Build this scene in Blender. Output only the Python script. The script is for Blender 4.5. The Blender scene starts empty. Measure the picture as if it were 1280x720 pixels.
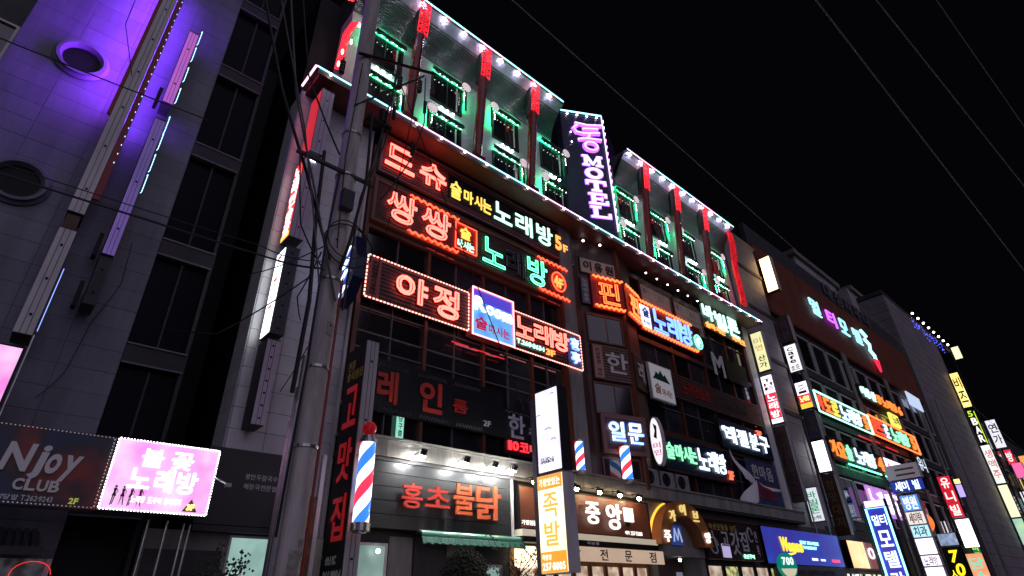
import bpy, math, random
from mathutils import Matrix, Vector
random.seed(7)
S = bpy.context.scene
COL = S.collection
# ------------------------------------------------------------------ camera
cam = bpy.data.cameras.new('street_camera')
cam.sensor_width = 36; cam.lens = 19.83; cam.clip_end = 2000
co = bpy.data.objects.new('street_camera', cam); COL.objects.link(co)
vx = Vector((890, -375, -705)).normalized()
vz = Vector((-40, 1230, -705)); vz = (vz - vx * vz.dot(vx)).normalized()
vy = vz.cross(vx)
co.matrix_world = Matrix.Translation((0, 0, 1.6)) @ Matrix((vx, vy, vz)).to_4x4()
S.camera = co
# ------------------------------------------------------------------ night sky, town glow
w = bpy.data.worlds.new('World'); S.world = w; w.use_nodes = True
bg = w.node_tree.nodes['Background']
bg.inputs[0].default_value = (0.75, 0.62, 1.0, 1); bg.inputs[1].default_value = 0.0016
sl = bpy.data.lights.new('town_glow', 'SUN'); sl.energy = 0.54; sl.angle = math.radians(70); sl.color = (0.80, 0.72, 1.0)
so = bpy.data.objects.new('town_glow', sl); COL.objects.link(so)
so.rotation_euler = (math.radians(62), 0, math.radians(-14)); so.location = (0, -20, 20)
S.view_settings.view_transform = 'Standard'; S.view_settings.look = 'None'
S.view_settings.exposure = 0.0; S.view_settings.gamma = 1.0
try:
    S.cycles.use_denoising = True
    S.cycles.max_bounces = 5; S.cycles.diffuse_bounces = 3; S.cycles.glossy_bounces = 3
    S.cycles.sample_clamp_indirect = 4.0
except Exception:
    pass
# ------------------------------------------------------------------ materials
MC = {}
def principled(name, col, rough=0.7, metal=0.0, var=0.0, dirt_sheen=0.0, scale=2.0, bump=0.0, spec=0.5, dirt_sheen_col=None, streak=False):
    if name in MC: return MC[name]
    m = bpy.data.materials.new(name); m.use_nodes = True; MC[name] = m
    nt = m.node_tree; N = nt.nodes; L = nt.links; b = N['Principled BSDF']
    b.inputs['Roughness'].default_value = rough; b.inputs['Metallic'].default_value = metal
    b.inputs['Specular IOR Level'].default_value = spec
    b.inputs['Base Color'].default_value = (*col, 1)
    geo = N.new('ShaderNodeNewGeometry')
    cur = None
    if dirt_sheen > 0:
        mp = N.new('ShaderNodeMapping'); L.new(geo.outputs['Position'], mp.inputs['Vector'])
        mp.inputs['Scale'].default_value = (1, 1, 0.16 if streak else 1)
        nz = N.new('ShaderNodeTexNoise'); nz.inputs['Scale'].default_value = scale; nz.inputs['Detail'].default_value = 6
        nz.inputs['Roughness'].default_value = 0.65
        L.new(mp.outputs['Vector'], nz.inputs['Vector'])
        rp = N.new('ShaderNodeValToRGB'); rp.color_ramp.elements[0].position = 0.3; rp.color_ramp.elements[1].position = 0.72
        dc = dirt_sheen_col or tuple(c * (1 - dirt_sheen) for c in col)
        rp.color_ramp.elements[0].color = (*dc, 1); rp.color_ramp.elements[1].color = (*col, 1)
        L.new(nz.outputs['Fac'], rp.inputs['Fac']); cur = rp.outputs['Color']
        if rough > 0.15:
            mr = N.new('ShaderNodeMapRange'); mr.inputs['To Min'].default_value = min(1, rough + 0.12); mr.inputs['To Max'].default_value = max(0.05, rough - 0.1)
            L.new(nz.outputs['Fac'], mr.inputs['Value']); L.new(mr.outputs['Result'], b.inputs['Roughness'])
    if var > 0:
        oi = N.new('ShaderNodeObjectInfo'); hs = N.new('ShaderNodeHueSaturation')
        mr2 = N.new('ShaderNodeMapRange'); mr2.inputs['To Min'].default_value = 1 - var; mr2.inputs['To Max'].default_value = 1 + var
        L.new(oi.outputs['Random'], mr2.inputs['Value']); L.new(mr2.outputs['Result'], hs.inputs['Value'])
        if cur: L.new(cur, hs.inputs['Color'])
        else: hs.inputs['Color'].default_value = (*col, 1)
        cur = hs.outputs['Color']
    if cur: L.new(cur, b.inputs['Base Color'])
    if bump > 0:
        n2 = N.new('ShaderNodeTexNoise'); n2.inputs['Scale'].default_value = 30; n2.inputs['Detail'].default_value = 4
        L.new(geo.outputs['Position'], n2.inputs['Vector'])
        bp = N.new('ShaderNodeBump'); bp.inputs['Strength'].default_value = bump; bp.inputs['Distance'].default_value = 0.01
        L.new(n2.outputs['Fac'], bp.inputs['Height']); L.new(bp.outputs['Normal'], b.inputs['Normal'])
    return m
def em(name, col, st, patch=None, scale=3.0, amount=0.4):
    """light-giving material; patch mixes in a second tube colour / uneven brightness of the lamps behind"""
    if name in MC: return MC[name]
    m = bpy.data.materials.new(name); m.use_nodes = True; MC[name] = m
    nt = m.node_tree; N = nt.nodes; L = nt.links; b = N['Principled BSDF']
    b.inputs['Base Color'].default_value = (*[min(c, .8) * 0.5 for c in col], 1); b.inputs['Roughness'].default_value = 0.3
    b.inputs['Emission Color'].default_value = (*col, 1); b.inputs['Emission Strength'].default_value = st
    if patch:
        geo = N.new('ShaderNodeNewGeometry'); nz = N.new('ShaderNodeTexNoise'); nz.inputs['Scale'].default_value = scale; nz.inputs['Detail'].default_value = 2
        L.new(geo.outputs['Position'], nz.inputs['Vector'])
        rp = N.new('ShaderNodeValToRGB'); rp.color_ramp.elements[0].position = 0.5 - amount / 2; rp.color_ramp.elements[1].position = 0.5 + amount / 2
        rp.color_ramp.elements[0].color = (*patch, 1); rp.color_ramp.elements[1].color = (*col, 1)
        L.new(nz.outputs['Fac'], rp.inputs['Fac']); L.new(rp.outputs['Color'], b.inputs['Emission Color'])
    return m
tile_l = principled('lavender_stone', (0.19, 0.19, 0.25), 0.55, var=0.09, dirt_sheen=0.5, scale=1.6, bump=0.2, streak=True)
joint_l = principled('grey_joint', (0.075, 0.075, 0.095), 0.9)
tile_w = principled('white_glazed_tile', (0.74, 0.73, 0.76), 0.4, var=0.05, dirt_sheen=0.3, scale=1.4, streak=True, bump=0.1)
joint = principled('dark_joint', (0.05, 0.05, 0.055), 0.9)
conc = principled('weathered_concrete', (0.30, 0.29, 0.27), 0.85, dirt_sheen=0.5, scale=3, bump=0.5, streak=True)
pole_c = principled('pole_concrete', (0.72, 0.66, 0.64), 0.8, dirt_sheen=0.6, scale=4, bump=0.5, streak=True)
glass = principled('dark_tinted_glass', (0.010, 0.010, 0.014), 0.07, var=0.7, spec=0.9, dirt_sheen=0.4, scale=1.3, dirt_sheen_col=(0.035, 0.034, 0.04))  # lighter noise patches stand in for reflections, put into the glass colour
brown = principled('brown_painted_metal', (0.16, 0.055, 0.03), 0.4, dirt_sheen=0.4, scale=4)
dbrown = principled('dark_brown_panel', (0.085, 0.035, 0.028), 0.5, dirt_sheen=0.4, scale=2)
black = principled('black_metal', (0.008, 0.008, 0.009), 0.5, spec=0.18)
dgrey = principled('dark_grey_wall', (0.06, 0.06, 0.065), 0.7, dirt_sheen=0.4, scale=2)
alu = principled('brushed_aluminium_strip', (0.72, 0.68, 0.70), 0.45, dirt_sheen=0.3, scale=5, streak=True)
steel = principled('galvanised_steel', (0.5, 0.5, 0.52), 0.32, metal=0.9, dirt_sheen=0.3, scale=8)
redp = principled('red_lacquer', (0.22, 0.008, 0.012), 0.22, dirt_sheen=0.3, scale=5)
white = principled('white_paint', (0.72, 0.68, 0.76), 0.6, dirt_sheen=0.2, scale=2, streak=True)
cove = principled('ribbed_eave_metal', (0.42, 0.38, 0.50), 0.35, metal=0.3, dirt_sheen=0.2, scale=3)
orangeb = principled('orange_brick', (0.24, 0.055, 0.028), 0.75, dirt_sheen=0.45, scale=0.5, bump=0.3)
towerg = principled('grey_granite', (0.30, 0.27, 0.29), 0.65, var=0.07, dirt_sheen=0.3, scale=0.5)
cable = principled('black_cable', (0.012, 0.012, 0.012), 0.6)
cableg = principled('grey_cable', (0.10, 0.10, 0.10), 0.6)
asphalt = principled('asphalt', (0.05, 0.05, 0.05), 0.85, dirt_sheen=0.3, scale=5, bump=0.6)
pave = principled('paving', (0.22, 0.2, 0.19), 0.8, dirt_sheen=0.3, scale=3, bump=0.4)
cream = principled('cream_panel', (0.60, 0.50, 0.38), 0.6, dirt_sheen=0.25, scale=3)
redlet = principled('red_vinyl', (0.42, 0.02, 0.012), 0.45)
whlet = principled('white_letter', (0.6, 0.6, 0.6), 0.5)
purlet = principled('lilac_letter', (0.36, 0.33, 0.45), 0.5)
dklet = principled('dark_letter', (0.03, 0.012, 0.012), 0.5)
yellet = principled('yellow_letter', (0.6, 0.4, 0.08), 0.5)
brick_d = principled('dim_brown_sign', (0.10, 0.05, 0.025), 0.6, dirt_sheen=0.4, scale=3)
leafm = principled('dark_leaf', (0.03, 0.045, 0.025), 0.6, var=0.2)
barkm = principled('bark', (0.05, 0.04, 0.035), 0.9)
awng = principled('green_awning', (0.04, 0.16, 0.12), 0.6, dirt_sheen=0.3, scale=3)
bannerm = principled('white_cloth', (0.78, 0.75, 0.80), 0.8)
N_RED = em('neon_red', (1, 0.05, 0.02), 6)
N_ORG = em('neon_orange', (1, 0.13, 0.03), 4)
N_PNK = em('neon_salmon', (1, 0.10, 0.075), 6)
N_YEL = em('neon_yellow', (1, 0.72, 0.16), 3.5)
N_GRN = em('neon_green', (0.12, 1, 0.45), 5)
N_GW = em('neon_mint', (0.42, 1, 0.72), 2.2)
N_BLU = em('neon_blue', (0.13, 0.26, 1), 3.2)
N_CY = em('neon_cyan', (0.25, 0.85, 1), 3.2)
N_WB = em('neon_white_blue', (0.62, 0.80, 1), 3)
N_PUR = em('neon_violet', (0.40, 0.09, 1), 2.6)
N_MAG = em('neon_pink_violet', (1, 0.38, 1), 3)
BULB = em('white_bulb', (1, 0.95, 0.97), 14)
BULBW = em('warm_bulb', (1, 0.8, 0.6), 9)
BULBR = em('red_bulb', (1, 0.35, 0.3), 3.5)
LEDR = em('red_led', (1, 0.02, 0.03), 3)
L_CY = em('led_tube_cyan', (0.35, 0.85, 1), 2.6)
L_PK = em('led_tube_pink', (1, 0.45, 0.72), 2.6)
L_LV = em('led_tube_lavender', (0.72, 0.62, 1), 2.4)
G_GRN = em('green_tube', (0.0, 1, 0.30), 60); G_GR2 = em('green_tube_dim', (0.0, 1, 0.34), 32); G_GR3 = em('green_tube_new', (0.02, 1, 0.28), 80)
R_LAT = em('red_lattice_light', (1, 0.015, 0.03), 1.3)
LB_W = em('lightbox_white', (0.93, 0.92, 1), 2.0, patch=(0.70, 0.68, 0.95), scale=2)
LB_Y = em('lightbox_yellow', (1, 0.82, 0.28), 1.8, patch=(1, 0.6, 0.12), scale=1)
LB_PY = em('lightbox_pale_yellow', (1, 0.96, 0.55), 1.3, patch=(0.8, 0.85, 0.5), scale=1)
LB_O = em('lightbox_orange', (1, 0.45, 0.10), 1.1)
LB_OW = em('lightbox_warm_white', (1, 0.88, 0.66), 2.0, patch=(1, 0.72, 0.38), scale=1.5)
LB_R = em('lightbox_red', (1, 0.05, 0.06), 0.9)
LB_B = em('lightbox_blue', (0.05, 0.09, 0.75), 0.45, patch=(0.10, 0.05, 0.5), scale=1)
LB_PINK = em('lightbox_pink', (1, 0.24, 0.80), 0.95, patch=(1, 0.75, 1), scale=2.4, amount=.5)
SHOPW = em('shop_interior_warm', (1, 0.80, 0.62), 0.75, patch=(0.35, 0.22, 0.15), scale=3, amount=0.3)
SHOPG = em('shop_interior_green', (0.55, 0.85, 0.75), 0.4, patch=(0.12, 0.22, 0.2), scale=1.5, amount=0.5)
# ------------------------------------------------------------------ mesh helpers
class MB:
    def __init__(s): s.v = []; s.f = []
    def box(s, x0, x1, y0, y1, z0, z1):
        n = len(s.v)
        s.v += [(x, y, z) for z in (z0, z1) for y in (y0, y1) for x in (x0, x1)]
        s.f += [tuple(n + i for i in q) for q in ((0,2,3,1),(4,5,7,6),(0,1,5,4),(2,6,7,3),(0,4,6,2),(1,3,7,5))]
        return s
    def prism(s, pts, z0, z1):
        n = len(s.v); k = len(pts)
        s.v += [(x, y, z0) for x, y in pts] + [(x, y, z1) for x, y in pts]
        s.f += [tuple(n + i for i in reversed(range(k))), tuple(n + k + i for i in range(k))]
        s.f += [(n + i, n + (i + 1) % k, n + k + (i + 1) % k, n + k + i) for i in range(k)]
        return s
    def xprism(s, pts, x0, x1):
        n = len(s.v); k = len(pts)
        s.v += [(x0, y, z) for y, z in pts] + [(x1, y, z) for y, z in pts]
        s.f += [tuple(n + i for i in range(k)), tuple(n + k + i for i in reversed(range(k)))]
        s.f += [(n + (i + 1) % k, n + i, n + k + i, n + k + (i + 1) % k) for i in range(k)]
        return s
    def yprism(s, pts, y0, y1):
        n = len(s.v); k = len(pts)
        s.v += [(x, y0, z) for x, z in pts] + [(x, y1, z) for x, z in pts]
        s.f += [tuple(n + i for i in range(k)), tuple(n + k + i for i in reversed(range(k)))]
        s.f += [(n + (i + 1) % k, n + i, n + k + i, n + k + (i + 1) % k) for i in range(k)]
        return s
    def tube(s, pts, r, n=6, closed=False, taper=None):
        P = [Vector(p) for p in pts]; k = len(P)
        if k < 2: return s
        base = len(s.v); up0 = None
        for i, p in enumerate(P):
            a = P[(i - 1) % k] if (i > 0 or closed) else p
            b = P[(i + 1) % k] if (i < k - 1 or closed) else p
            d = (b - a)
            if d.length < 1e-7: d = Vector((0, 0, 1))
            d.normalize()
            if up0 is None or abs(up0.dot(d)) > 0.98:
                up0 = Vector((0, 1, 0)) if abs(d.y) < 0.9 else Vector((0, 0, 1))
            u = d.cross(up0).normalized(); vv = d.cross(u).normalized()
            rr = r if taper is None else r + (taper - r) * i / (k - 1)
            for j in range(n):
                t = 2 * math.pi * j / n
                q = p + u * (rr * math.cos(t)) + vv * (rr * math.sin(t)); s.v.append(tuple(q))
        for i in range(k if closed else k - 1):
            a0 = base + i * n; b0 = base + ((i + 1) % k) * n
            for j in range(n):
                s.f.append((a0 + j, a0 + (j + 1) % n, b0 + (j + 1) % n, b0 + j))
        if not closed:
            s.f.append(tuple(base + j for j in range(n))); s.f.append(tuple(base + (k - 1) * n + j for j in reversed(range(n))))
        return s
    def octa(s, x, y, z, r, sx=1, sy=1, sz=1):
        n = len(s.v)
        s.v += [(x + r * sx, y, z), (x - r * sx, y, z), (x, y + r * sy, z), (x, y - r * sy, z), (x, y, z + r * sz), (x, y, z - r * sz)]
        s.f += [tuple(n + i for i in q) for q in ((0,2,4),(2,1,4),(1,3,4),(3,0,4),(2,0,5),(1,2,5),(3,1,5),(0,3,5))]
        return s
    def sphere(s, x, y, z, r, nu=12, nv=8, sz=1.0):
        n = len(s.v)
        for i in range(1, nv):
            t = math.pi * i / nv
            for j in range(nu):
                p = 2 * math.pi * j / nu
                s.v.append((x + r * math.sin(t) * math.cos(p), y + r * math.sin(t) * math.sin(p), z + r * sz * math.cos(t)))
        s.v += [(x, y, z + r * sz), (x, y, z - r * sz)]; T_ = len(s.v) - 2
        for i in range(nv - 2):
            for j in range(nu):
                a = n + i * nu + j; b = n + i * nu + (j + 1) % nu
                s.f.append((a, a + nu, b + nu, b))
        for j in range(nu):
            s.f.append((T_, n + j, n + (j + 1) % nu)); e = n + (nv - 2) * nu
            s.f.append((T_ + 1, e + (j + 1) % nu, e + j))
        return s
    def mesh(s, name, off=(0, 0, 0)):
        m = bpy.data.meshes.new(name)
        m.from_pydata([(a - off[0], b - off[1], c - off[2]) for a, b, c in s.v], [], s.f)
        m.update(); return m
    def shift(s, dx, dy, dz, start=0):
        s.v = s.v[:start] + [(a + dx, b + dy, c + dz) for a, b, c in s.v[start:]]; return s
def thing(name, label, cat, loc=(0, 0, 0), rot=0.0, group=None):
    o = bpy.data.objects.new(name, None); COL.objects.link(o); o.empty_display_size = 0.2
    o.location = loc; o.rotation_euler = (0, 0, rot); o['label'] = label; o['category'] = cat
    if group: o['group'] = group
    return o
def link(name, me, mat, parent=None, kind=None, label=None):
    o = bpy.data.objects.new(name, me); COL.objects.link(o)
    if mat is not None and not me.materials: me.materials.append(mat)
    if parent is not None: o.parent = parent
    if kind: o['kind'] = kind
    if label: o['label'] = label
    return o
def part(root, name, mb, mat, world=False, kind=None, label=None, parent=None):
    off = tuple(root.location) if world else (0, 0, 0)
    return link(name, mb.mesh(name, off), mat, parent or root, kind, label)
def single(name, mb, mat, label, cat, group=None):
    o = link(name, mb.mesh(name), mat); o['label'] = label; o['category'] = cat
    if group: o['group'] = group
    return o
def struct(name, mb, mat):
    return link(name, mb.mesh(name), mat, kind='structure')
UC = {}
def bx(root, name, x0, x1, y0, y1, z0, z1, mat, world=True, label=None, parent=None, tilt=0):
    """a box-shaped piece that shares one unit mesh per material"""
    if mat.name not in UC:
        UC[mat.name] = MB().box(-.5, .5, -.5, .5, -.5, .5).mesh('piece'); UC[mat.name].materials.append(mat)
    o = bpy.data.objects.new(name, UC[mat.name]); COL.objects.link(o); o.parent = parent or root
    off = root.location if world else (0, 0, 0)
    o.location = ((x0 + x1) / 2 - off[0], (y0 + y1) / 2 - off[1], (z0 + z1) / 2 - off[2])
    o.scale = (abs(x1 - x0), abs(y1 - y0), abs(z1 - z0))
    if tilt: o.rotation_euler = (random.uniform(-tilt, tilt), 0, random.uniform(-tilt, tilt))
    if label: o['label'] = label
    return o
# ------------------------------------------------------------------ lettering
GC = {}
deep = principled('deep_red_fill', (.10, .005, .004), .5)
thinm = principled('dim_aluminium', (.13, .12, .13), .5)
def glyph(ch, bold=0.02, fill=True):
    key = (ch, bold, fill)
    if key in GC: return GC[key]
    bold = min(bold, 0.03 if ord(ch[0]) < 128 or bold > .055 else 0.016)
    c = bpy.data.curves.new('t', 'FONT'); c.body = ch; c.resolution_u = 3
    if fill: c.offset = bold; c.extrude = 0.5
    else: c.fill_mode = 'NONE'
    o = bpy.data.objects.new('t', c); m = bpy.data.meshes.new_from_object(o)
    V = [tuple(v.co) for v in m.vertices]
    if not V: V = [(0, 0, 0), (1, 1, 0)]
    x0 = min(v[0] for v in V); x1 = max(v[0] for v in V); y0 = min(v[1] for v in V); y1 = max(v[1] for v in V)
    V = [((v[0] - x0) / (x1 - x0 + 1e-9), (v[1] - y0) / (y1 - y0 + 1e-9), v[2]) for v in V]
    F = [tuple(p.vertices) for p in m.polygons]; E = [tuple(e.vertices) for e in m.edges]
    bpy.data.objects.remove(o); bpy.data.curves.remove(c); bpy.data.meshes.remove(m)
    GC[key] = (V, F, E, (x1 - x0) / (y1 - y0 + 1e-9)); return GC[key]
def loops(ch):
    V, F, E, _ = glyph(ch, 0, False); adj = {}
    for a, b in E: adj.setdefault(a, []).append(b); adj.setdefault(b, []).append(a)
    seen = set(); out = []
    for s in adj:
        if s in seen: continue
        lp = [s]; seen.add(s); cur = s
        while True:
            nx = [q for q in adj[cur] if q not in seen]
            if not nx: break
            cur = nx[0]; seen.add(cur); lp.append(cur)
        out.append([(V[i][0], V[i][1]) for i in lp])
    return out
def letter(root, ch, x0, x1, z0, z1, mat, y=-0.02, d=0.03, bold=0.02, tube=None, tr=0.018, name='letter', label=None, shear=0.0, world=False, slope=0.0):
    """one raised character; local x right, z up, front towards -y; tube adds neon round its outline"""
    V, F, E, _ = glyph(ch, bold, True)
    W = x1 - x0; H = z1 - z0
    mb = MB(); mb.v = [(x0 + a * W + shear * b * H, y - d / 2 + c * -d, z0 + b * H + slope * (a * W)) for a, b, c in V]; mb.f = list(F)
    o = part(root, name, mb, mat, world=world, label=label)
    if tube is not None:
        t = MB()
        for lp in loops(ch):
            pts = []
            for i, (a, b) in enumerate(lp):
                c, d_ = lp[(i + 1) % len(lp)]
                pts.append((x0 + a * W + shear * b * H, y - d - tr * 1.2, z0 + b * H + slope * (a * W)))
            if len(pts) > 2: t.tube(pts, tr, 5, closed=True)
        off = tuple(root.location) if world else (0, 0, 0)
        link('neon_tube', t.mesh('neon_tube', off), tube, o)
    return o
def line(root, text, x0, x1, z0, z1, mat, y=-0.02, d=0.01, bold=0.02, name='lettering', world=False, label=None, vertical=False):
    """small writing in one piece; vertical stacks the characters"""
    mb = MB(); chars = list(text)
    if vertical:
        n = len(chars); ch_h = (z1 - z0) / n
        for i, ch in enumerate(chars):
            if ch == ' ': continue
            V, F, E, r = glyph(ch, bold, True); k = len(mb.v); zz = z1 - (i + 1) * ch_h + 0.1 * ch_h
            mb.v += [(x0 + a * (x1 - x0), y - d / 2 - c * d, zz + b * ch_h * .8) for a, b, c in V]; mb.f += [tuple(k + q for q in f) for f in F]
    else:
        wd = []
        for ch in chars: wd.append(0.5 if ch == ' ' else (0.25 if ch in '.-,' else max(0.3, min(1.0, glyph(ch, bold, True)[3])) + 0.15))
        tot = sum(wd); x = x0
        for ch, q in zip(chars, wd):
            cw = q / tot * (x1 - x0)
            if ch != ' ':
                V, F, E, r = glyph(ch, bold, True); k = len(mb.v); hz = z1 - z0
                zz0, zz1 = (z0, z1) if ch not in '.-,' else ((z0, z0 + .2 * hz) if ch != '-' else (z0 + .4 * hz, z0 + .55 * hz))
                mb.v += [(x + (0.06 + a * 0.86) * cw, y - d / 2 - c * d, zz0 + b * (zz1 - zz0)) for a, b, c in V]; mb.f += [tuple(k + s for s in f) for f in F]
            x += cw
    return part(root, name, mb, mat, world=world, label=label)
def frame_mb(w, h, t, y0, y1, x=0, z=0):
    m = MB(); m.box(x, x + w, y0, y1, z, z + t); m.box(x, x + w, y0, y1, z + h - t, z + h)
    m.box(x, x + t, y0, y1, z + t, z + h - t); m.box(x + w - t, x + w, y0, y1, z + t, z + h - t); return m
def dashes(pts, step, r, y, mat, root, name='bulb_chain', long=0.6, closed=True):
    m = MB(); k = len(pts)
    for i in range(k if closed else k - 1):
        a = Vector(pts[i]); b = Vector(pts[(i + 1) % k]); L = (b - a).length; n = max(1, round(L / step))
        for j in range(n):
            p = a + (b - a) * ((j + .5) / n); h = (b - a).normalized() * step * long / 2
            m.tube([(p.x - h.x, y, p.y - h.y), (p.x + h.x, y, p.y + h.y)], r, 4)
    return part(root, name, m, mat, kind='stuff')
def flame(root, x0, x1, z, mat, y=-0.08, amp=0.05, wl=0.22, r=0.022, slope=0.0):
    m = MB(); pts = []; n = max(4, int((x1 - x0) / wl * 4))
    for i in range(n + 1):
        x = x0 + (x1 - x0) * i / n; q = (0, 1, .2, -1)[i % 4]; pts.append((x, y, z + amp * q + slope * (x - x0)))
    m.tube(pts, r, 5)
    m.tube([(p[0] + wl * .3, p[1] - .02, z + slope * (p[0] - x0) - (p[2] - z - slope * (p[0] - x0)) * .8) for p in pts[:-1]], r, 5)
    return part(root, 'zigzag_tube', m, mat)
def pole_sign_bolt(root, x, zs, mat=black, y0=-0.0, y1=0.1):
    for z in zs:
        bx(root, 'bolt', x, x + 0.012, y0, y1, z, z + 0.06, mat, world=False)
# ------------------------------------------------------------------ ground
struct('road', MB().box(-300, 400, -7, 7.6, -0.3, 0.0), asphalt)
struct('ground', MB().box(-400, 500, -200, 300, -0.6, -0.31), asphalt)
struct('pavement', MB().box(-300, 400, 7.8, 12.0, -0.3, 0.14), pave)
struct('kerb', MB().box(-300, 400, 7.6, 7.8, -0.3, 0.15), conc)
# ------------------------------------------------------------------ left tower with purple light
LT = thing('tiled_tower', 'tall stone tiled building with two round windows washed in purple light', 'building', (-0.6, 12, 0))
part(LT, 'wall', MB().box(-2.35, 1.15, 12.05, 22, 0, 24), joint_l, world=True)
nx = 4; tw = 3.53 / nx
k = 0
for i in range(nx):
    for j in range(47):
        z0 = j * 0.42 + 0.1
        if z0 > 19.6: continue
        bx(LT, 'wall_tile', -2.35 + i * tw + .003, -2.35 + (i + 1) * tw - .003, 12.0 + random.uniform(0, .006), 12.06, z0 + .003, z0 + .417, tile_l)
for j in range(47):
    bx(LT, 'corner_tile', 1.145, 1.185, 12.01, 12.9, j * .42 + .106, j * .42 + .514, tile_l)
for zc in (12.1, 8.75, 5.4):
    prof = [(0.50, 0.0), (0.50, 0.04), (0.44, 0.08), (0.44, 0.14), (0.38, 0.14), (0.33, 0.05), (0.33, 0.0)]
    m = MB(); n = 40
    for a in range(n):
        t = 2 * math.pi * a / n
        for r, d in prof: m.v.append((-1.27 + r * math.cos(t), 12.0 - d, zc + r * math.sin(t)))
    q = len(prof)
    for a in range(n):
        for b in range(q - 1):
            m.f.append((a * q + b, ((a + 1) % n) * q + b, ((a + 1) % n) * q + b + 1, a * q + b + 1))
    fr = part(LT, 'round_window', m, tile_l, world=True)
    g = MB(); g.yprism([(-1.27 + .34 * math.cos(2 * math.pi * a / 32), zc + .34 * math.sin(2 * math.pi * a / 32)) for a in range(32)], 11.985, 11.995)
    part(LT, 'pane', g, black, world=True, parent=fr)
sootm = principled('soot_metal', (.02, .02, .024), .6, dirt_sheen=.4, scale=3)
thinrim = principled('dim_ledge_rim', (.14, .13, .16), .5)
bayglass = principled('black_bay_glass', (.004, .004, .008), .3, spec=.05, var=.3)
# dark glazed bay beside the tiles
part(LT, 'bay_wall', MB().box(1.19, 2.25, 12.32, 22, 0, 24), black, world=True)
for z in (0.3, 3.35, 6.0, 8.38, 11.1, 13.8, 16.5, 19.2):
    bx(LT, 'floor_ledge', 1.19, 2.2, 11.96, 12.3, z - .18, z + .16, sootm)
    bx(LT, 'ledge_rim', 1.19, 2.22, 11.93, 11.96, z + .17, z + .20, thinrim); bx(LT, 'ledge_rim', 1.19, 2.22, 11.93, 11.96, z - .21, z - .18, thinrim)
for a, b in ((3.55, 5.75), (6.2, 8.15), (8.6, 10.87), (11.3, 13.57), (14.0, 16.3), (16.7, 19.0)):
    bx(LT, 'pane', 1.2, 1.68, 12.1, 12.12, a, b, bayglass, tilt=.01); bx(LT, 'pane', 1.72, 2.18, 12.1, 12.12, a, b, bayglass, tilt=.01)
    bx(LT, 'mullion', 1.68, 1.72, 12.05, 12.14, a, b, sootm)
bx(LT, 'corner_post', 2.18, 2.25, 11.98, 12.3, 0, 21, sootm)
DB = thing('recessed_dark_building', 'dark unlit building set back in the gap beside the tiled tower', 'building', (2.7, 16, 0))
part(DB, 'wall', MB().box(2.26, 3.2, 15, 24, 0, 18), black, world=True)
FL = thing('neighbour_building', 'dark building at the left edge behind the purple tower', 'building', (-6, 13, 0))
part(FL, 'wall', MB().box(-12, -2.45, 12.6, 22, 0, 20), dgrey, world=True)
for z in (8.6, 11.2, 13.8): 
    for x in (-5.2, -4.2, -3.3): 
        fr = part(FL, 'window', frame_mb(.85, 1.5, .05, 12.5, 12.6, x, z), alu, world=True)
        part(FL, 'pane', MB().box(x + .05, x + .8, 12.55, 12.58, z + .05, z + 1.45), glass, world=True, parent=fr)
# tall blade sign whose aluminium edge faces the street
PURF_ = em('purple_lit_face', (0.26, 0.04, 1.0), 38)
def blade(name, label, X, Yi, Yo, z0, z1, th, face=None, house=dgrey, cat='sign', group=None, edge=None, bolts=0, back=None, strips=True):
    r = thing(name, label, cat, (X, Yi, z0), -math.pi / 2, group); W = Yi - Yo; H = z1 - z0
    part(r, 'housing', MB().box(0, W - .012, 0, th, 0, H), house)
    if face is not None: part(r, 'lit_panel', MB().box(0.03, W - .04, -0.012, -0.002, (3.0 if face is PURF_ else 0.03), H - .03), face)
    part(r, 'edge_strip', MB().box(W - .01, W + .004, 0.0, th, 0, H), edge or alu)
    if strips:
        for q in (.33, .66): bx(r, 'seam', W + .004, W + .01, th * q - .004, th * q + .004, 0, H, dgrey, world=False)
    part(r, 'cap', MB().box(-.005, W + .012, -.006, th + .006, H, H + .025), house)
    for i in range(bolts):
        z = H * (i + .5) / bolts; bx(r, 'bolt', W + .005, W + .02, th * .5 - .018, th * .5 + .018, z - .018, z + .018, black, world=False)
    bx(r, 'bracket', -0.25, 0.0, th * .3, th * .5, H * .12, H * .12 + .05, steel, world=False)
    bx(r, 'bracket', -0.25, 0.0, th * .3, th * .5, H * .88, H * .88 + .05, steel, world=False)
    if back is not None: part(r, 'back_panel', MB().box(0.05, W - .06, th + .002, th + .012, 0.03, H - .03), back)
    return r
PURF = PURF_
b1 = blade('blade_sign', 'upper length of the long grey edged blade sign on the purple tower', -0.41, 11.8, 11.25, 8.1, 15.6, .25, face=PURF, bolts=7, group='long blade signs on the tiled tower')
part(b1, 'red_trim', MB().box(.50, .548, -.07, -.001, 2.4, 7.3), principled('dull_red', (0.25, 0.01, 0.02), .5))
part(b1, 'red_trim', MB().box(.50, .545, .262, .37, .4, 7.3), principled('dull_red', (0.25, 0.01, 0.02), .5))
part(b1, 'side_tube', MB().tube([(.20, .29, 2.6), (.20, .29, 7.3)], .022, 5), em('ultraviolet_tube', (.22, .05, 1), 95))
dashes([(.555, 1.2), (.555, 7.2)], .23, .006, .35, L_CY, b1, closed=False, long=.12)
b2 = blade('blade_sign', 'lower length of the long grey edged blade sign above the pink light box', -0.41, 11.8, 11.25, 5.68, 7.72, .25, bolts=3, group='long blade signs on the tiled tower')
part(b2, 'side_tube', MB().tube([(.50, .29, .1), (.50, .29, 1.3)], .006, 5), em('thin_blue', (.25, .35, 1), 1.8))
bx(b2, 'clamp', .2, .5, .02, .22, 2.06, 2.38, brick_d, world=False)
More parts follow.
